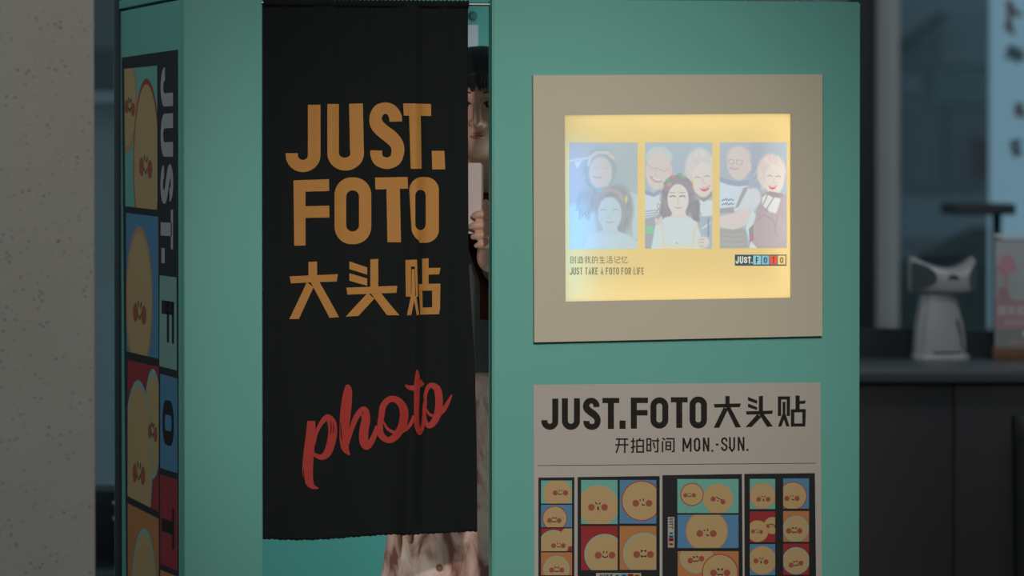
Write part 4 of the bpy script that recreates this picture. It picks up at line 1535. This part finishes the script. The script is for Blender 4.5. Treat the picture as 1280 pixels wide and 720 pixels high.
# open the face below the fringe
zf = fz(106)
R2 = []
for r_ in rings:
    rr = []
    for i, (x_, y_, z_) in enumerate(r_):
        a_ = math.atan2(y_ - .02, x_ - hx)
        front = max(0, -math.sin(a_))
        if z_ < zf and front > .45:
            ang = a_
            z_ = zf - .004 * math.sin(i * 2.3) - .006 * (1 - front)
        rr.append((x_, y_, z_))
    R2.append(rr)
loft(bm, R2, True, False)
bmesh.ops.remove_doubles(bm, verts=bm.verts[:], dist=.0008)
hr = bm_obj('hair', bm, HAIR, person, True, 70)
sm = hr.modifiers.new('t', 'SOLIDIFY')
sm.thickness = .006
# fringe strands with an uneven end
bm = bmesh.new()
for i in range(44):
    a_ = math.radians(-90 - 62 + 124 * i / 43)
    rx, ry = .089, .111
    x0, y0 = hx + rx * math.cos(a_), .02 + ry * math.sin(a_)
    zz = zf - random.uniform(.0, .012)
    cone_chain(bm, [(hx + rx * .93 * math.cos(a_), .02 + ry * .93 * math.sin(a_), zt - .075, .005), (x0, y0 - .001, zf + .02, .0055), (x0 + random.uniform(-.003, .003), y0 + .005, zz, .0025)])
bm_obj('fringe', bm, HAIR, hr, True, 80)
# clothes
GREY = mat('grey_cardigan', (.055, .058, .055), .9, bump=.6, scale=350, spec=.15)
REDT = mat('dark_red_top', (.085, .018, .016), .8, bump=.3, scale=300, spec=.2)


def skirt_mat():
    m_ = mat('patterned_skirt', (.5, .4, .33), .85, spec=.2)
    nt = m_.node_tree
    b_ = nt.nodes['Principled BSDF']
    tc = nt.nodes.new('ShaderNodeTexCoord')
    mp = nt.nodes.new('ShaderNodeMapping')
    mp.inputs['Scale'].default_value = (1, 1, .45)
    n_ = nt.nodes.new('ShaderNodeTexNoise')
    n_.inputs['Scale'].default_value = 22
    n_.inputs['Detail'].default_value = 5
    n_.inputs['Distortion'].default_value = .8
    cr = nt.nodes.new('ShaderNodeValToRGB')
    e_ = cr.color_ramp.elements
    e_[0].position, e_[0].color = .36, (.19, .075, .06, 1)
    e_[1].position, e_[1].color = .66, (.68, .52, .46, 1)
    k_ = cr.color_ramp.elements.new(.5)
    k_.color = (.52, .34, .29, 1)
    v_ = nt.nodes.new('ShaderNodeTexVoronoi')
    v_.inputs['Scale'].default_value = 9
    c2 = nt.nodes.new('ShaderNodeValToRGB')
    for p_, c_ in ((.03, 0), (.05, 1), (.075, 1), (.10, 0)):
        el_ = c2.color_ramp.elements.new(p_)
        el_.color = (c_, c_, c_, 1)
    c2.color_ramp.elements[-1].color = (0, 0, 0, 1)
    mx = nt.nodes.new('ShaderNodeMixRGB')
    mx.inputs[2].default_value = (.17, .08, .045, 1)
    Lk = nt.links.new
    Lk(tc.outputs['Object'], mp.inputs['Vector'])
    Lk(mp.outputs[0], n_.inputs['Vector'])
    Lk(n_.outputs['Fac'], cr.inputs[0])
    Lk(tc.outputs['Object'], v_.inputs['Vector'])
    Lk(v_.outputs['Distance'], c2.inputs[0])
    Lk(cr.outputs[0], mx.inputs[1])
    Lk(c2.outputs[0], mx.inputs[0])
    Lk(mx.outputs[0], b_.inputs['Base Color'])
    return m_


zw = fz(455)
ztop = zsh - .02
# red top as a fitted shell
bm = bmesh.new()
prof = [(zw - .03, .142, .108), (zw + .05, .135, .102), (zw + .15, .145, .108), (zw + .26, .166, .118), (ztop - .02, .150, .105), (ztop + .03, .085, .075)]
loft(bm, [sring(0, .045, z_, rx, ry, 40, 2.3) for z_, rx, ry in prof], True, True)
bm_obj('top', bm, REDT, person, True, 80)
# cardigan: open-front shell, left edge and right edge, plus sleeves
bm = bmesh.new()
x_gap = H(600, 370, -.07).x


def card_ring(z_, rx, ry, g0, g1):
    a0, a1 = math.asin(max(-1, min(1, g0 / rx))), math.asin(max(-1, min(1, g1 / rx)))
    out_ = []
    for i in range(41):
        t = i / 40
        ang = -PI / 2 + a1 + (2 * PI - a1 + a0) * t
        out_.append((rx * math.cos(ang), .045 + ry * math.sin(ang), z_))
    return out_


cp = [(zw - .015, .166, .128, .036, .04), (fz(400), .160, .124, .030, .036), (fz(398), .160, .124, x_gap, .035), (fz(355), .168, .128, x_gap, .034), (fz(345), .17, .13, x_gap - .004, .034),
      (fz(320), .178, .136, -.02, .04), (ztop - .01, .165, .12, -.05, .06), (ztop + .035, .09, .082, -.05, .055)]
rs = [[bm.verts.new(p_) for p_ in card_ring(*c_)] for c_ in cp]
for a_, b_ in zip(rs[:-1], rs[1:]):
    for i in range(40):
        bm.faces.new((a_[i], a_[i + 1], b_[i + 1], b_[i]))
cone_chain(bm, [(.14, .045, zsh - .045, .066), (.172, .045, zsh - .07, .062), (el.x, el.y, el.z, .052), (wr.x + (el.x - wr.x) * .14, wr.y + (el.y - wr.y) * .14, wr.z + (el.z - wr.z) * .14, .036)])
cone_chain(bm, [(-.14, .045, zsh - .045, .066), (-.172, .045, zsh - .07, .062), (-.20, .05, zsh - .33, .05), (-.186, .003, zsh - .55, .036)])
cg = bm_obj('cardigan', bm, GREY, person, True, 60)
# skirt
bm = bmesh.new()
rings = []
zh = .26
xl = H(478, 710, -.05).x
zx = fz(710)
for k in range(13):
    t = k / 12
    z_ = zw + .01 + (zh - zw - .01) * t
    sl = (-xl - .150) / (zw - zx)
    rx = .150 + sl * (zw - z_)
    ry = .112 + .10 * t
    rings.append(sring(0, .05, z_, rx, ry, 96, 2.1, lambda a_, t=t: 1 + .035 * t * math.sin(a_ * 15 + 1) + .02 * t * math.sin(a_ * 8)))
loft(bm, rings, False, False)
sk = bm_obj('skirt', bm, skirt_mat(), person, True, 80)
SH = mat('shoe_leather', (.03, .025, .022), .4)
for s in (-1, 1):
    bm = bmesh.new()
    rings = []
    for k in range(9):
        t = k / 8
        rings.append([(s * .088 + (.034 + .012 * math.sin(PI * t)) * math.cos(a_) * (.6 if k in (0, 8) else 1), .075 - .22 * t, .036 + (.038 - .012 * t) * math.sin(a_) * (.7 if k in (0, 8) else 1)) for a_ in [2 * PI * i / 18 for i in range(18)]])
    for r_ in rings:
        for i, (x_, y_, z_) in enumerate(r_):
            r_[i] = (x_, y_, max(.0, z_))
    loft(bm, rings)
    bm_obj('shoe', bm, SH, person, True, 60)

# phone (a thing of its own, held in the hand)
a_ = H(604, 203, yp)
phm = empty('phone', person.location + Matrix.Rotation(-YAW, 3, 'Z') @ Vector((a_.x - .0355, yp, a_.z - .15)), -YAW)
tag(phm, 'pale pink phone held upright beside the curtain edge', 'phone')
bm = bmesh.new()
loft(bm, [[(x_ * s_, y_, z_) for x_, z_ in rrect(-.0355, 0, .0355, .149, .008, 5)] for y_, s_ in ((-.0042, .985), (-.0030, 1), (.0030, 1), (.0042, .985))])
bm_obj('case', bm, mat('phone_pink', (.46, .36, .34), .45), phm, True, 35)
bm = bmesh.new()
loft(bm, [[(x_, y_, z_) for x_, z_ in rrect(-.033, .003, .033, .146, .006, 5)] for y_ in (.0042, .0048)])
bm_obj('screen', bm, mat('phone_glass', (.01, .01, .012), .1), phm, True, 35)
bm = bmesh.new()
loft(bm, [[(x_, y_, z_) for x_, z_ in rrect(-.031, .115, -.005, .143, .006, 5)] for y_ in (-.0042, -.006)])
bm_obj('camera_bump', bm, mat('camera_bump', (.35, .28, .27), .3), phm, True, 35)

# ------------------------------------------------------------------ counter and the things on it
ZC = .90
pc = PZ(1180, 461, ZC)
cnt = tag(empty('service_counter', (pc.x, pc.y, 0), -YAW), 'long dark service counter standing behind the booth', 'counter')
TOPM = mat('counter_top', (.055, .07, .072), .35, var=.1, scale=6)
BODY = mat('counter_body', (.030, .027, .029), .6, var=.15, scale=3)
boxobj('worktop', -.62, 1.3, 0, .85, ZC - .035, ZC, TOPM, cnt, .004)
for i in range(3):
    boxobj('front_board', -.60 + i * .63, -.60 + i * .63 + .626, .03, .055, .06, ZC - .036, BODY, cnt, .002)
boxobj('carcass', -.60, 1.28, .056, .82, .06, ZC - .036, BODY, cnt)
boxobj('plinth', -.58, 1.26, .07, .8, 0, .06, M['dark_trim'], cnt)
# low screen panel along the far edge of the counter
bm = bmesh.new()
zz = lambda x_: ZC + .085 - .03 * math.sin((x_ + .62) / 1.0) ** 2
xs_ = [-.60 + 1.88 * i / 24 for i in range(25)]
rs = [[bm.verts.new((x_, .80 + d_, z_)) for d_, z_ in ((0, ZC), (.03, ZC), (.03, zz(x_)), (0, zz(x_)))] for x_ in xs_]
for a_, b_ in zip(rs[:-1], rs[1:]):
    for i in range(4):
        bm.faces.new((a_[i], a_[(i + 1) % 4], b_[(i + 1) % 4], b_[i]))
bm.faces.new(rs[0])
bm.faces.new(rs[-1])
bm_obj('back_ledge', bm, mat('ledge_dark', (.02, .028, .032), .5), cnt)

# white face scanning terminal
pd = PZ(1174, 449, ZC)
kd = (pd - CAM).length / F      # metres per pixel here
dv = tag(empty('payment_terminal', pd, -YAW), 'white payment terminal with a saddle shaped head standing on the counter', 'terminal')
WH = mat('white_plastic', (.34, .32, .33), .25, spec=.5)
DG = mat('dark_grey_inlay', (.045, .06, .065), .35)
D = lambda px, py: ((px - 1174) * kd, (449 - py) * kd)
bm = bmesh.new()
rings = []
for py, xa, xb, dep in ((449, 1139, 1211, .062), (444, 1138.5, 1211, .062), (442, 1139.5, 1208.5, .06)):
    x0, z_ = D(xa, py)
    x1 = D(xb, py)[0]
    rings.append(sring((x0 + x1) / 2, 0, z_, (x1 - x0) / 2, dep, 40, 5))
loft(bm, rings)
bm_obj('base', bm, WH, dv, True, 35)
bm = bmesh.new()
rings = []
for py, xa, xb, dep in ((443, 1140, 1206.5, .052), (425, 1141, 1206.5, .05), (405, 1143.5, 1203, .047), (385, 1147, 1198, .043), (366, 1150, 1194, .04), (355, 1152, 1192, .038)):
    x0, z_ = D(xa, py)
    x1 = D(xb, py)[0]
    rings.append(sring((x0 + x1) / 2, .0, z_, (x1 - x0) / 2, dep, 40, 4))
loft(bm, rings)
neck = bm_obj('pedestal', bm, WH, dv, True, 35)
# panel seam and card slot on the pedestal
bm = bmesh.new()
pts = [D(1194.5, 398), D(1197.5, 410), D(1200.3, 425), D(1201, 440)]
for k, (x_, z_) in enumerate(pts):
    pass
rs = [[bm.verts.new((x_ - .0025, -.0505 + .002 * k, z_)), bm.verts.new((x_ + .0025, -.048 + .002 * k, z_))] for k, (x_, z_) in enumerate(pts)]
for a_, b_ in zip(rs[:-1], rs[1:]):
    bm.faces.new((a_[0], a_[1], b_[1], b_[0]))
bm_obj('seam', bm, DG, neck)
x0, z_ = D(1165, 441.5)
x1, z2 = D(1199, 439)
boxobj('card_slot', x0, x1, -.0535, -.045, z_, z2, M['dark_trim'], dv, .001)
# head: lofted across x with a concave top
bm = bmesh.new()
rings = []
topc = [(1136.5, 320), (1140, 320.5), (1148, 324.5), (1158, 329), (1170, 333), (1182, 335), (1193, 334), (1203, 329.5), (1210, 323.5), (1214, 320.5), (1217, 324)]
botc = [(1136.5, 364), (1140, 366.5), (1148, 367.5), (1158, 368), (1170, 368.5), (1182, 369), (1193, 369), (1203, 368.8), (1210, 368.5), (1214, 367), (1217, 362)]
for k, ((xa, ya), (xb, yb)) in enumerate(zip(topc, botc)):
    x_, zt_ = D(xa, ya)
    zb_ = D(xb, yb)[1]
    e_ = .9 if k in (0, 10) else 1
    ring = []
    for i in range(28):
        t = 2 * PI * i / 28
        c_, s_ = math.cos(t), math.sin(t)
        yy = .058 * e_ * math.copysign(abs(c_) ** .5, c_)
        zz_ = (zt_ + zb_) / 2 + (zt_ - zb_) / 2 * math.copysign(abs(s_) ** .45, s_)
        ring.append((x_, yy - .006, zz_))
    rings.append(ring)
loft(bm, rings)
hd = bm_obj('head', bm, WH, dv, True, 50)


def inlay(name, pts, yy, th, m_):
    bm = bmesh.new()
    loft(bm, [[(D(*p_)[0], yy - d_, D(*p_)[1]) for p_ in pts] for d_ in (0, th)])
    return bm_obj(name, bm, m_, hd, True, 30)


inlay('ear_inlay', catmull([(1137.5, 328), (1147, 329.5), (1158, 334), (1166.5, 341), (1168.5, 349), (1163, 356), (1152, 359), (1140, 361), (1137.5, 358), (1137, 343)], 4, True), -.060, .006, DG)
inlay('ear_inlay', catmull([(1216.5, 330), (1211, 337), (1208.5, 347), (1210, 357), (1216, 362), (1217.5, 346)], 4, True), -.060, .006, mat('blue_grey_inlay', (.05, .075, .10), .3))
inlay('camera_window', [(1182, 349), (1182.6, 346.5), (1184.5, 344.2), (1189, 343), (1193.5, 344.2), (1195.6, 346.5), (1196.2, 349)][::-1], -.0605, .005, M['dark_trim'])
# tilted dark visor behind the saddle
bm = bmesh.new()
rs = []
for px, t_, b_ in ((1150, 322.5, 328), (1162, 321, 333), (1182, 320.2, 337), (1200, 320, 333), (1209.5, 319.8, 326)):
    x_, z_ = D(px, t_)
    zb_ = D(px, b_)[1]
    rs.append([bm.verts.new((x_, .035, z_)), bm.verts.new((x_, .045, z_)), bm.verts.new((x_, .045, zb_)), bm.verts.new((x_, .035, zb_))])
for a_, b_ in zip(rs[:-1], rs[1:]):
    for i in range(4):
        bm.faces.new((a_[i], a_[(i + 1) % 4], b_[(i + 1) % 4], b_[i]))
bm.faces.new(rs[0])
bm.faces.new(rs[-1])
bm_obj('visor', bm, mat('visor_glass', (.02, .032, .045), .15), dv)

# acrylic table sign
ps = PZ(1275, 449, ZC)
ks = (ps - CAM).length / F
sg = tag(empty('table_sign', ps, -YAW), 'acrylic table sign with a pink tree print on a wooden foot', 'sign')
S_ = lambda px, py: ((px - 1275) * ks, (449 - py) * ks)
x0, z0 = S_(1240, 449)
x1, z1 = S_(1312, 434)
boxobj('foot', x0, x1, -.03, .03, 0, z1, mat('foot_wood', (.16, .075, .035), .5, var=.2, scale=30), sg, .003)
xa, _ = S_(1244, 0)
xb, zt2 = S_(1308, 300)
boxobj('print_card', xa, xb, -.002, .001, z1 - .004, zt2 - .003, mat('card_pale', (.30, .31, .31), .5), sg)
GM = bpy.data.materials.new('acrylic')
GM.use_nodes = True
nt = GM.node_tree
b_ = nt.nodes['Principled BSDF']
b_.inputs['Base Color'].default_value = (.9, .95, .97, 1)
b_.inputs['Roughness'].default_value = .05
b_.inputs['Alpha'].default_value = .12
xq, zq = S_(1243, 297)
xr, _ = S_(1309, 0)
boxobj('acrylic_pane', xq, xr, -.006, -.0035, z1 - .006, zq, GM, sg)
boxobj('top_edge', xq, xr, -.0065, .004, zq, zq + .008, mat('acrylic_edge', (.55, .6, .62), .2), sg, .002)
gm = lambda px, py, layer=0: Vector((S_(px, py)[0], -.0021 - .0002 * layer, S_(px, py)[1]))
PK = mat('pink_print', (.46, .10, .15), .6)
PK2 = mat('deep_pink_print', (.32, .06, .085), .6)
WHT = mat('white_print', (.55, .5, .5), .6)
DK = mat('dark_brown_print', (.07, .05, .045), .6)
pr = Print(gm)
pr.rect(1244, 300, 1308, 302.5, DK, 1)
pr.poly(ell(1258.5, 330, 9.5, 11.5), PK, 1)
pr.poly(ell(1252, 336, 6, 6), PK, 2)
pr.poly(ell(1265, 336, 5.5, 6), PK, 2)
pr.quad((1254.5, 338), (1259.5, 338), (1259, 362), (1255.5, 362), PK, 1)
pr.poly([(1246, 378), (1248, 362), (1253, 358), (1259, 362), (1262, 372), (1268, 377), (1285, 378)], PK2, 2)
pr.stroke([(1258, 306), (1266, 314), (1276, 312)], M['letter_grey'], 1, w=1.5)
pr.rect(1244, 376, 1308, 411, PK2, 2)
pr.rect(1244, 411, 1308, 434, DK, 2)
# title: three characters, then small lines of print
for x0, g in ((1247.5, [[(.5, 0), (.5, .12)], [(.1, .14), (1, .14)], [(.12, .14), (.1, .6), (0, 1)], [(.22, .3), (.58, .3)], [(.4, .2), (.4, .5)], [(.66, .3), (1, .3)], [(.82, .2), (.82, .5)], [(.3, .62), (.95, .62)], [(.22, .78), (1, .78)], [(.62, .55), (.62, 1)]]),
              (1259.5, [[(.1, .12), (.9, .12)], [(0, .45), (1, .45)], [(.5, .12), (.48, .5), (.05, 1)], [(.5, .5), (.95, 1)]]),
              (1271.5, [[(0, .2), (.45, .2)], [(.2, 0), (.08, .45), (.45, .45)], [(.28, .3), (.28, 1)], [(0, .72), (.45, .65)], [(.75, 0), (.5, .35)], [(.75, 0), (1, .3)], [(.62, .4), (.62, .95), (.98, .95)], [(.95, .5), (.62, .68)]])):
    for s in g:
        pr.stroke([(x0 + 10 * a_, 382.5 + 12 * c_) for a_, c_ in s], WHT, 3, w=1.3)
for y0, xs0, c_ in ((401.5, range(1256, 1280, 5), WHT), (426, range(1262, 1284, 6), PK)):
    for x_ in xs0:
        pr.rect(x_, y0, x_ + 3.6, y0 + 1.2, c_, 3)
        pr.rect(x_ + .5, y0 + 2.4, x_ + 3.2, y0 + 3.4, c_, 3)
        pr.rect(x_ + 1.4, y0 - .6, x_ + 2.4, y0 + 4, c_, 3)
pr.rect(1278, 414, 1284, 421, WHT, 3)
pr.build('sign_print', sg)

# black bin at the right edge
pb = PZ(1286, 716, .0) if False else None
base = cnt.matrix_world if False else None
off = Matrix.Rotation(-YAW, 3, 'Z') @ Vector((.0, -.22, 0))
d_ = ray(1290, 520)
n_ = Vector((math.sin(YAW), math.cos(YAW), 0))
t_ = (Vector((pc.x, pc.y, 0)) + off - CAM).dot(n_) / d_.dot(n_)
pbin = CAM + d_ * t_
kb = (pbin - CAM).length / F
bn = tag(empty('waste_bin', (pbin.x, pbin.y, 0), -YAW), 'black tapered bin in front of the counter at the right edge', 'bin')
bm = bmesh.new()
zt3 = pbin.z
loft(bm, [sring(0, 0, z_, r_, r_, 32, 6) for z_, r_ in ((0, 18 * kb), (zt3 * .3, 20 * kb), (zt3 - .05, 24 * kb))])
bm_obj('bin_body', bm, mat('bin_black', (.008, .007, .008), .5), bn, True, 40)
bm = bmesh.new()
loft(bm, [sring(0, 0, z_, r_, r_, 32, 6) for z_, r_ in ((zt3 - .055, 24.6 * kb), (zt3 - .01, 25 * kb), (zt3, 24 * kb))])
bm_obj('bin_lid', bm, mat('bin_lid_black', (.01, .009, .01), .45), bn, True, 40)

# ------------------------------------------------------------------ glass front of the hall and the street beyond
YG = 6.2
cg_ = PY(1180, 215, YG)
gl = struct(empty('window_1', (cg_.x, cg_.y, 0), -YAW))
gl['label'] = 'tall glass shop front behind the counter'


def GX(px):
    """local x on the glass plane"""
    d = ray(px, 215)
    n = Vector((math.sin(YAW), math.cos(YAW), 0))
    t = (gl.location - CAM).dot(n) / d.dot(n)
    w_ = CAM + d * t - gl.location
    return (Matrix.Rotation(YAW, 3, 'Z') @ w_).x


GREYM = mat('grey_aluminium', (.68, .70, .68), .6, var=.05, scale=3)
BLKM = mat('black_frame', (.018, .03, .03), .5)
boxobj('mullion', GX(1093), GX(1122), -.08, .06, 0, 3.3, GREYM, gl, .004)
boxobj('mullion', GX(1060), GX(1091.5), -.14, .05, 0, 3.3, BLKM, gl, .004)
boxobj('mullion', GX(1452), GX(1480), -.08, .06, 0, 3.3, GREYM, gl, .004)
boxobj('mullion', GX(80), GX(108), -.08, .06, 0, 3.3, GREYM, gl, .004)
boxobj('transom', GX(-200), GX(1500), -.05, .05, 2.6, 2.75, GREYM, gl, .004)
boxobj('sill', GX(-200), GX(1500), -.06, .06, 0, .12, GREYM, gl, .004)
PANE = bpy.data.materials.new('shop_glass')
PANE.use_nodes = True
nt = PANE.node_tree
b_ = nt.nodes['Principled BSDF']
b_.inputs['Base Color'].default_value = (.5, .75, .8, 1)
b_.inputs['Roughness'].default_value = .04
b_.inputs['Alpha'].default_value = .10
for a_, c_ in ((-200, 80), (108, 590), (590, 1060), (1122, 1452)):
    boxobj('pane', GX(a_) + .003, GX(c_) - .003, -.006, .006, .12, 2.6, PANE, gl)


def far(px, py, dist):
    """point beyond the glass at a distance along the view axis"""
    d = ray(px, py)
    n = Vector((math.sin(YAW), math.cos(YAW), 0))
    return CAM + d * (dist / d.dot(n))


def slab(name, px0, px1, py0, py1, dist, depth, m, parent=None, org=None, zfloor=False, bev=0.0):
    a_, b2 = far(px0, py0, dist), far(px1, py1, dist)
    loc = org or Vector(((a_.x + b2.x) / 2, (a_.y + b2.y) / 2, 0 if zfloor else b2.z))
    wd = math.hypot(b2.x - a_.x, b2.y - a_.y)
    mid = (a_ + b2) / 2
    if parent is None:
        zlow = 0
        o_ = boxobj(name, -wd / 2, wd / 2, 0, depth, 0, a_.z - (0 if zfloor else b2.z), m, None, bev)
        o_.location = (mid.x, mid.y, 0 if zfloor else b2.z)
        o_.rotation_euler = (0, 0, -YAW)
        return o_
    l_ = Matrix.Rotation(YAW, 3, 'Z') @ (Vector((mid.x, mid.y, 0)) - Vector((parent.location.x, parent.location.y, 0)))
    return boxobj(name, l_.x - wd / 2, l_.x + wd / 2, l_.y, l_.y + depth, (0 if zfloor else b2.z) - parent.location.z, a_.z - parent.location.z, m, parent, bev)


# building across the street
fb = far(1190, 215, 24)
bd = tag(empty('street_building', (fb.x, fb.y, 0), -YAW), 'blurred blue grey building across the street behind the glass', 'building')
BW = mat('facade_blue', (.42, .55, .64), .7, var=.15, scale=1)
slab('wall', 900, 1500, -400, 300, 24, 1.0, BW, bd, zfloor=True)
PAN = mat('facade_panel', (.40, .56, .68), .6, var=.1, scale=2)
PAND = mat('facade_dark', (.24, .31, .40), .6)
PANT = mat('facade_teal', (.24, .45, .52), .6)
for a_, b2, y0, y1, m_ in ((1175, 1238, 12, 82, PAN), (1124, 1170, 48, 84, PANT), (1128, 1152, 92, 118, PAN), (1165, 1238, 86, 130, PANT), (1130, 1180, 135, 235, PAND), (1184, 1240, 135, 235, PAND), (1100, 1262, 246, 300, PAN),
                           (900, 1090, 20, 120, PAN), (900, 1090, 140, 235, PAND)):
    slab('window', a_, b2, y0, y1, 23.9, .1, m_, bd)
# slanted canopy of the building
bm = bmesh.new()
A_ = [far(1118, 58, 23.4), far(1182, 14, 23.4), far(1182, 24, 23.4), far(1118, 70, 23.4)]
R_i = Matrix.Rotation(YAW, 3, 'Z')
A_ = [R_i @ (v - bd.location) for v in A_]
loft(bm, [[tuple(v + Vector((0, dd, 0))) for v in A_] for dd in (0, .45)])
bm_obj('canopy', bm, mat('canopy_dark', (.05, .075, .075), .6), bd)
# left part of the street
lw = slab('street_wall', 40, 420, 125, 740, 21, .6, mat('street_wall_blue', (.62, .86, .90), .7, var=.2, scale=1.2), zfloor=True)
tag(lw, 'blurred blue wall seen between the pillar and the booth', 'wall')
lw2 = slab('street_awning', 40, 420, 62, 112, 20, .9, mat('awning_dark', (.035, .055, .06), .7))
tag(lw2, 'dark blurred awning above the blue wall beside the pillar', 'awning')
lw3 = slab('street_upper_storey', 40, 420, -300, 60, 21.2, .6, mat('storey_grey', (.24, .28, .28), .7, var=.2, scale=1.2))
tag(lw3, 'grey upper storey seen at the top beside the pillar', 'building')
# hedge planter below the building
hg = far(1180, 440, 18)
he = tag(empty('planter_hedge', (hg.x, hg.y, 0), -YAW), 'dark green hedge in a planter outside the glass', 'hedge')
bm = bmesh.new()
l0 = R_i @ (far(1075, 300, 18) - Vector((hg.x, hg.y, 0)))
l1 = R_i @ (far(1250, 300, 18) - Vector((hg.x, hg.y, 0)))
rnd = random.Random(3)
leaf_v, leaf_f = [], []
for i in range(5200):
    x_ = rnd.uniform(l0.x, l1.x)
    top = l0.z - .03 + .05 * math.sin(x_ * 5) + .03 * math.sin(x_ * 13)
    z_ = rnd.uniform(.4, top)
    y_ = rnd.uniform(-.05, .25)
    s_ = rnd.uniform(.03, .055)
    n1 = Vector((rnd.uniform(-1, 1), rnd.uniform(-1, .3), rnd.uniform(-1, 1))).normalized()
    u_ = n1.orthogonal().normalized()
    w_ = n1.cross(u_)
    c_ = Vector((x_, y_, z_))
    k = len(leaf_v)
    leaf_v += [c_ - u_ * s_, c_ + w_ * s_ * .5, c_ + u_ * s_, c_ - w_ * s_ * .5]
    leaf_f.append((k, k + 1, k + 2, k + 3))
hf = mesh('foliage', leaf_v, leaf_f, mat('hedge_leaf', (.02, .038, .032), .6, var=.3, scale=9), he)
hf['kind'] = 'stuff'
boxobj('planter_box', l0.x, l1.x, -.1, .35, 0, .42, mat('planter_dark', (.04, .05, .05), .6), he, .01)
boxobj('hedge_core', l0.x, l1.x, .12, .2, .42, l0.z - .08, mat('hedge_core', (.012, .022, .018), .9), he)
# tall pale banner panel with red writing
fbn = far(1275, 215, 17)
bnr = tag(empty('pylon_sign', (fbn.x, fbn.y, 0), -YAW), 'tall pale blue pylon sign with red marks outside the glass', 'sign')
slab('panel', 1240, 1330, -60, 420, 17, .12, mat('pylon_pale', (.50, .85, 1.05), .6, emit=.16), bnr, zfloor=True, bev=.01)  # emission added to raise the panel's brightness
slab('plinth', 1236, 1336, 412, 470, 16.95, .22, mat('pylon_plinth', (.05, .06, .06), .6), bnr, zfloor=True)
RM = mat('pylon_red', (.30, .06, .09), .6)
DMK = mat('pylon_dark', (.10, .13, .17), .6)
for s_, m_ in (([(1258, 2), (1266, 12), (1276, 20)], RM), ([(1262, 0), (1262, 40)], RM), ([(1256, 30), (1268, 42)], RM), ([(1258, 62), (1280, 64)], DMK), ([(1256, 70), (1282, 72)], DMK), ([(1264, 56), (1272, 78)], DMK),
               ([(1268, 134), (1280, 134)], RM), ([(1274, 128), (1274, 146)], RM), ([(1268, 142), (1284, 144)], RM), ([(1262, 182), (1276, 176)], DMK), ([(1264, 190), (1278, 190)], DMK), ([(1270, 174), (1270, 196)], DMK)):
    a_ = [R_i @ (far(*p_, 16.995) - bnr.location) for p_ in s_]
    bm = bmesh.new()
    for p_, q_ in zip(a_[:-1], a_[1:]):
        dd = (q_ - p_).normalized()
        nn = Vector((-dd.z, 0, dd.x)) * .009
        loft(bm, [[tuple(v + Vector((0, o2, 0))) for v in (p_ + nn, q_ + nn, q_ - nn, p_ - nn)] for o2 in (-.004, .004)])
    bm_obj('character_stroke', bm, m_, bnr)
# high table outside
ft = far(1220, 262, 15.5)
tb = tag(empty('high_table', (ft.x, ft.y, 0), -YAW), 'dark high table outside the glass in front of the pylon', 'table')
TM = mat('table_dark', (.045, .055, .06), .6)
kt = 15.5 / F
bm = bmesh.new()
box(bm, -36 * kt, 40 * kt, -.25, .25, ft.z - .015, ft.z + .02, .008)
bm_obj('table_top', bm, TM, tb, True, 35)
boxobj('pole', 26 * kt - .014, 26 * kt + .014, -.014, .014, .02, ft.z - .016, TM, tb, .003)
boxobj('base_plate', 26 * kt - .2, 26 * kt + .2, -.2, .2, 0, .02, TM, tb, .004)
slab('wall_sign', 1216, 1237, 172, 222, 23.7, .1, mat('wall_sign_red', (.17, .05, .075), .6), bd)

# black padded armchair between pillar and booth
ac = PZ(112, 790, .0) if False else far(118, 640, 12.2)
ach = tag(empty('armchair', (ac.x, ac.y, 0), -YAW), 'black padded leather armchair between the pillar and the booth', 'armchair')
LT = mat('black_leather', (.010, .011, .012), .28, bump=.3, scale=60, spec=.6)
zt4 = far(135, 622, 12.2).z
boxobj('seat', -.28, .28, -.26, .26, .2, .42, LT, ach, .05)
boxobj('backrest', -.30, .30, .22, .36, .2, zt4 + .012, LT, ach, .05)
for s in (-1, 1):
    boxobj('armrest', s * .3 - .06, s * .3 + .06, -.28, .25, .12, zt4 - .04, LT, ach, .045)
    for yy in (-.22, .28):
        boxobj('leg', s * .3 - .02, s * .3 + .02, yy - .02, yy + .02, 0, .125, M['chrome'], ach, .004)
for r_ in range(2):
    for c_ in range(4):
        bm = bmesh.new()
        blob(bm, (-.245 + c_ * .14, .221, zt4 - .03 - r_ * .04), (.008, .008, .008))
        bm_obj('glint_bead', bm, M['chrome'], ach, True, 80)  # bright beads added to stand in for highlights on the leather
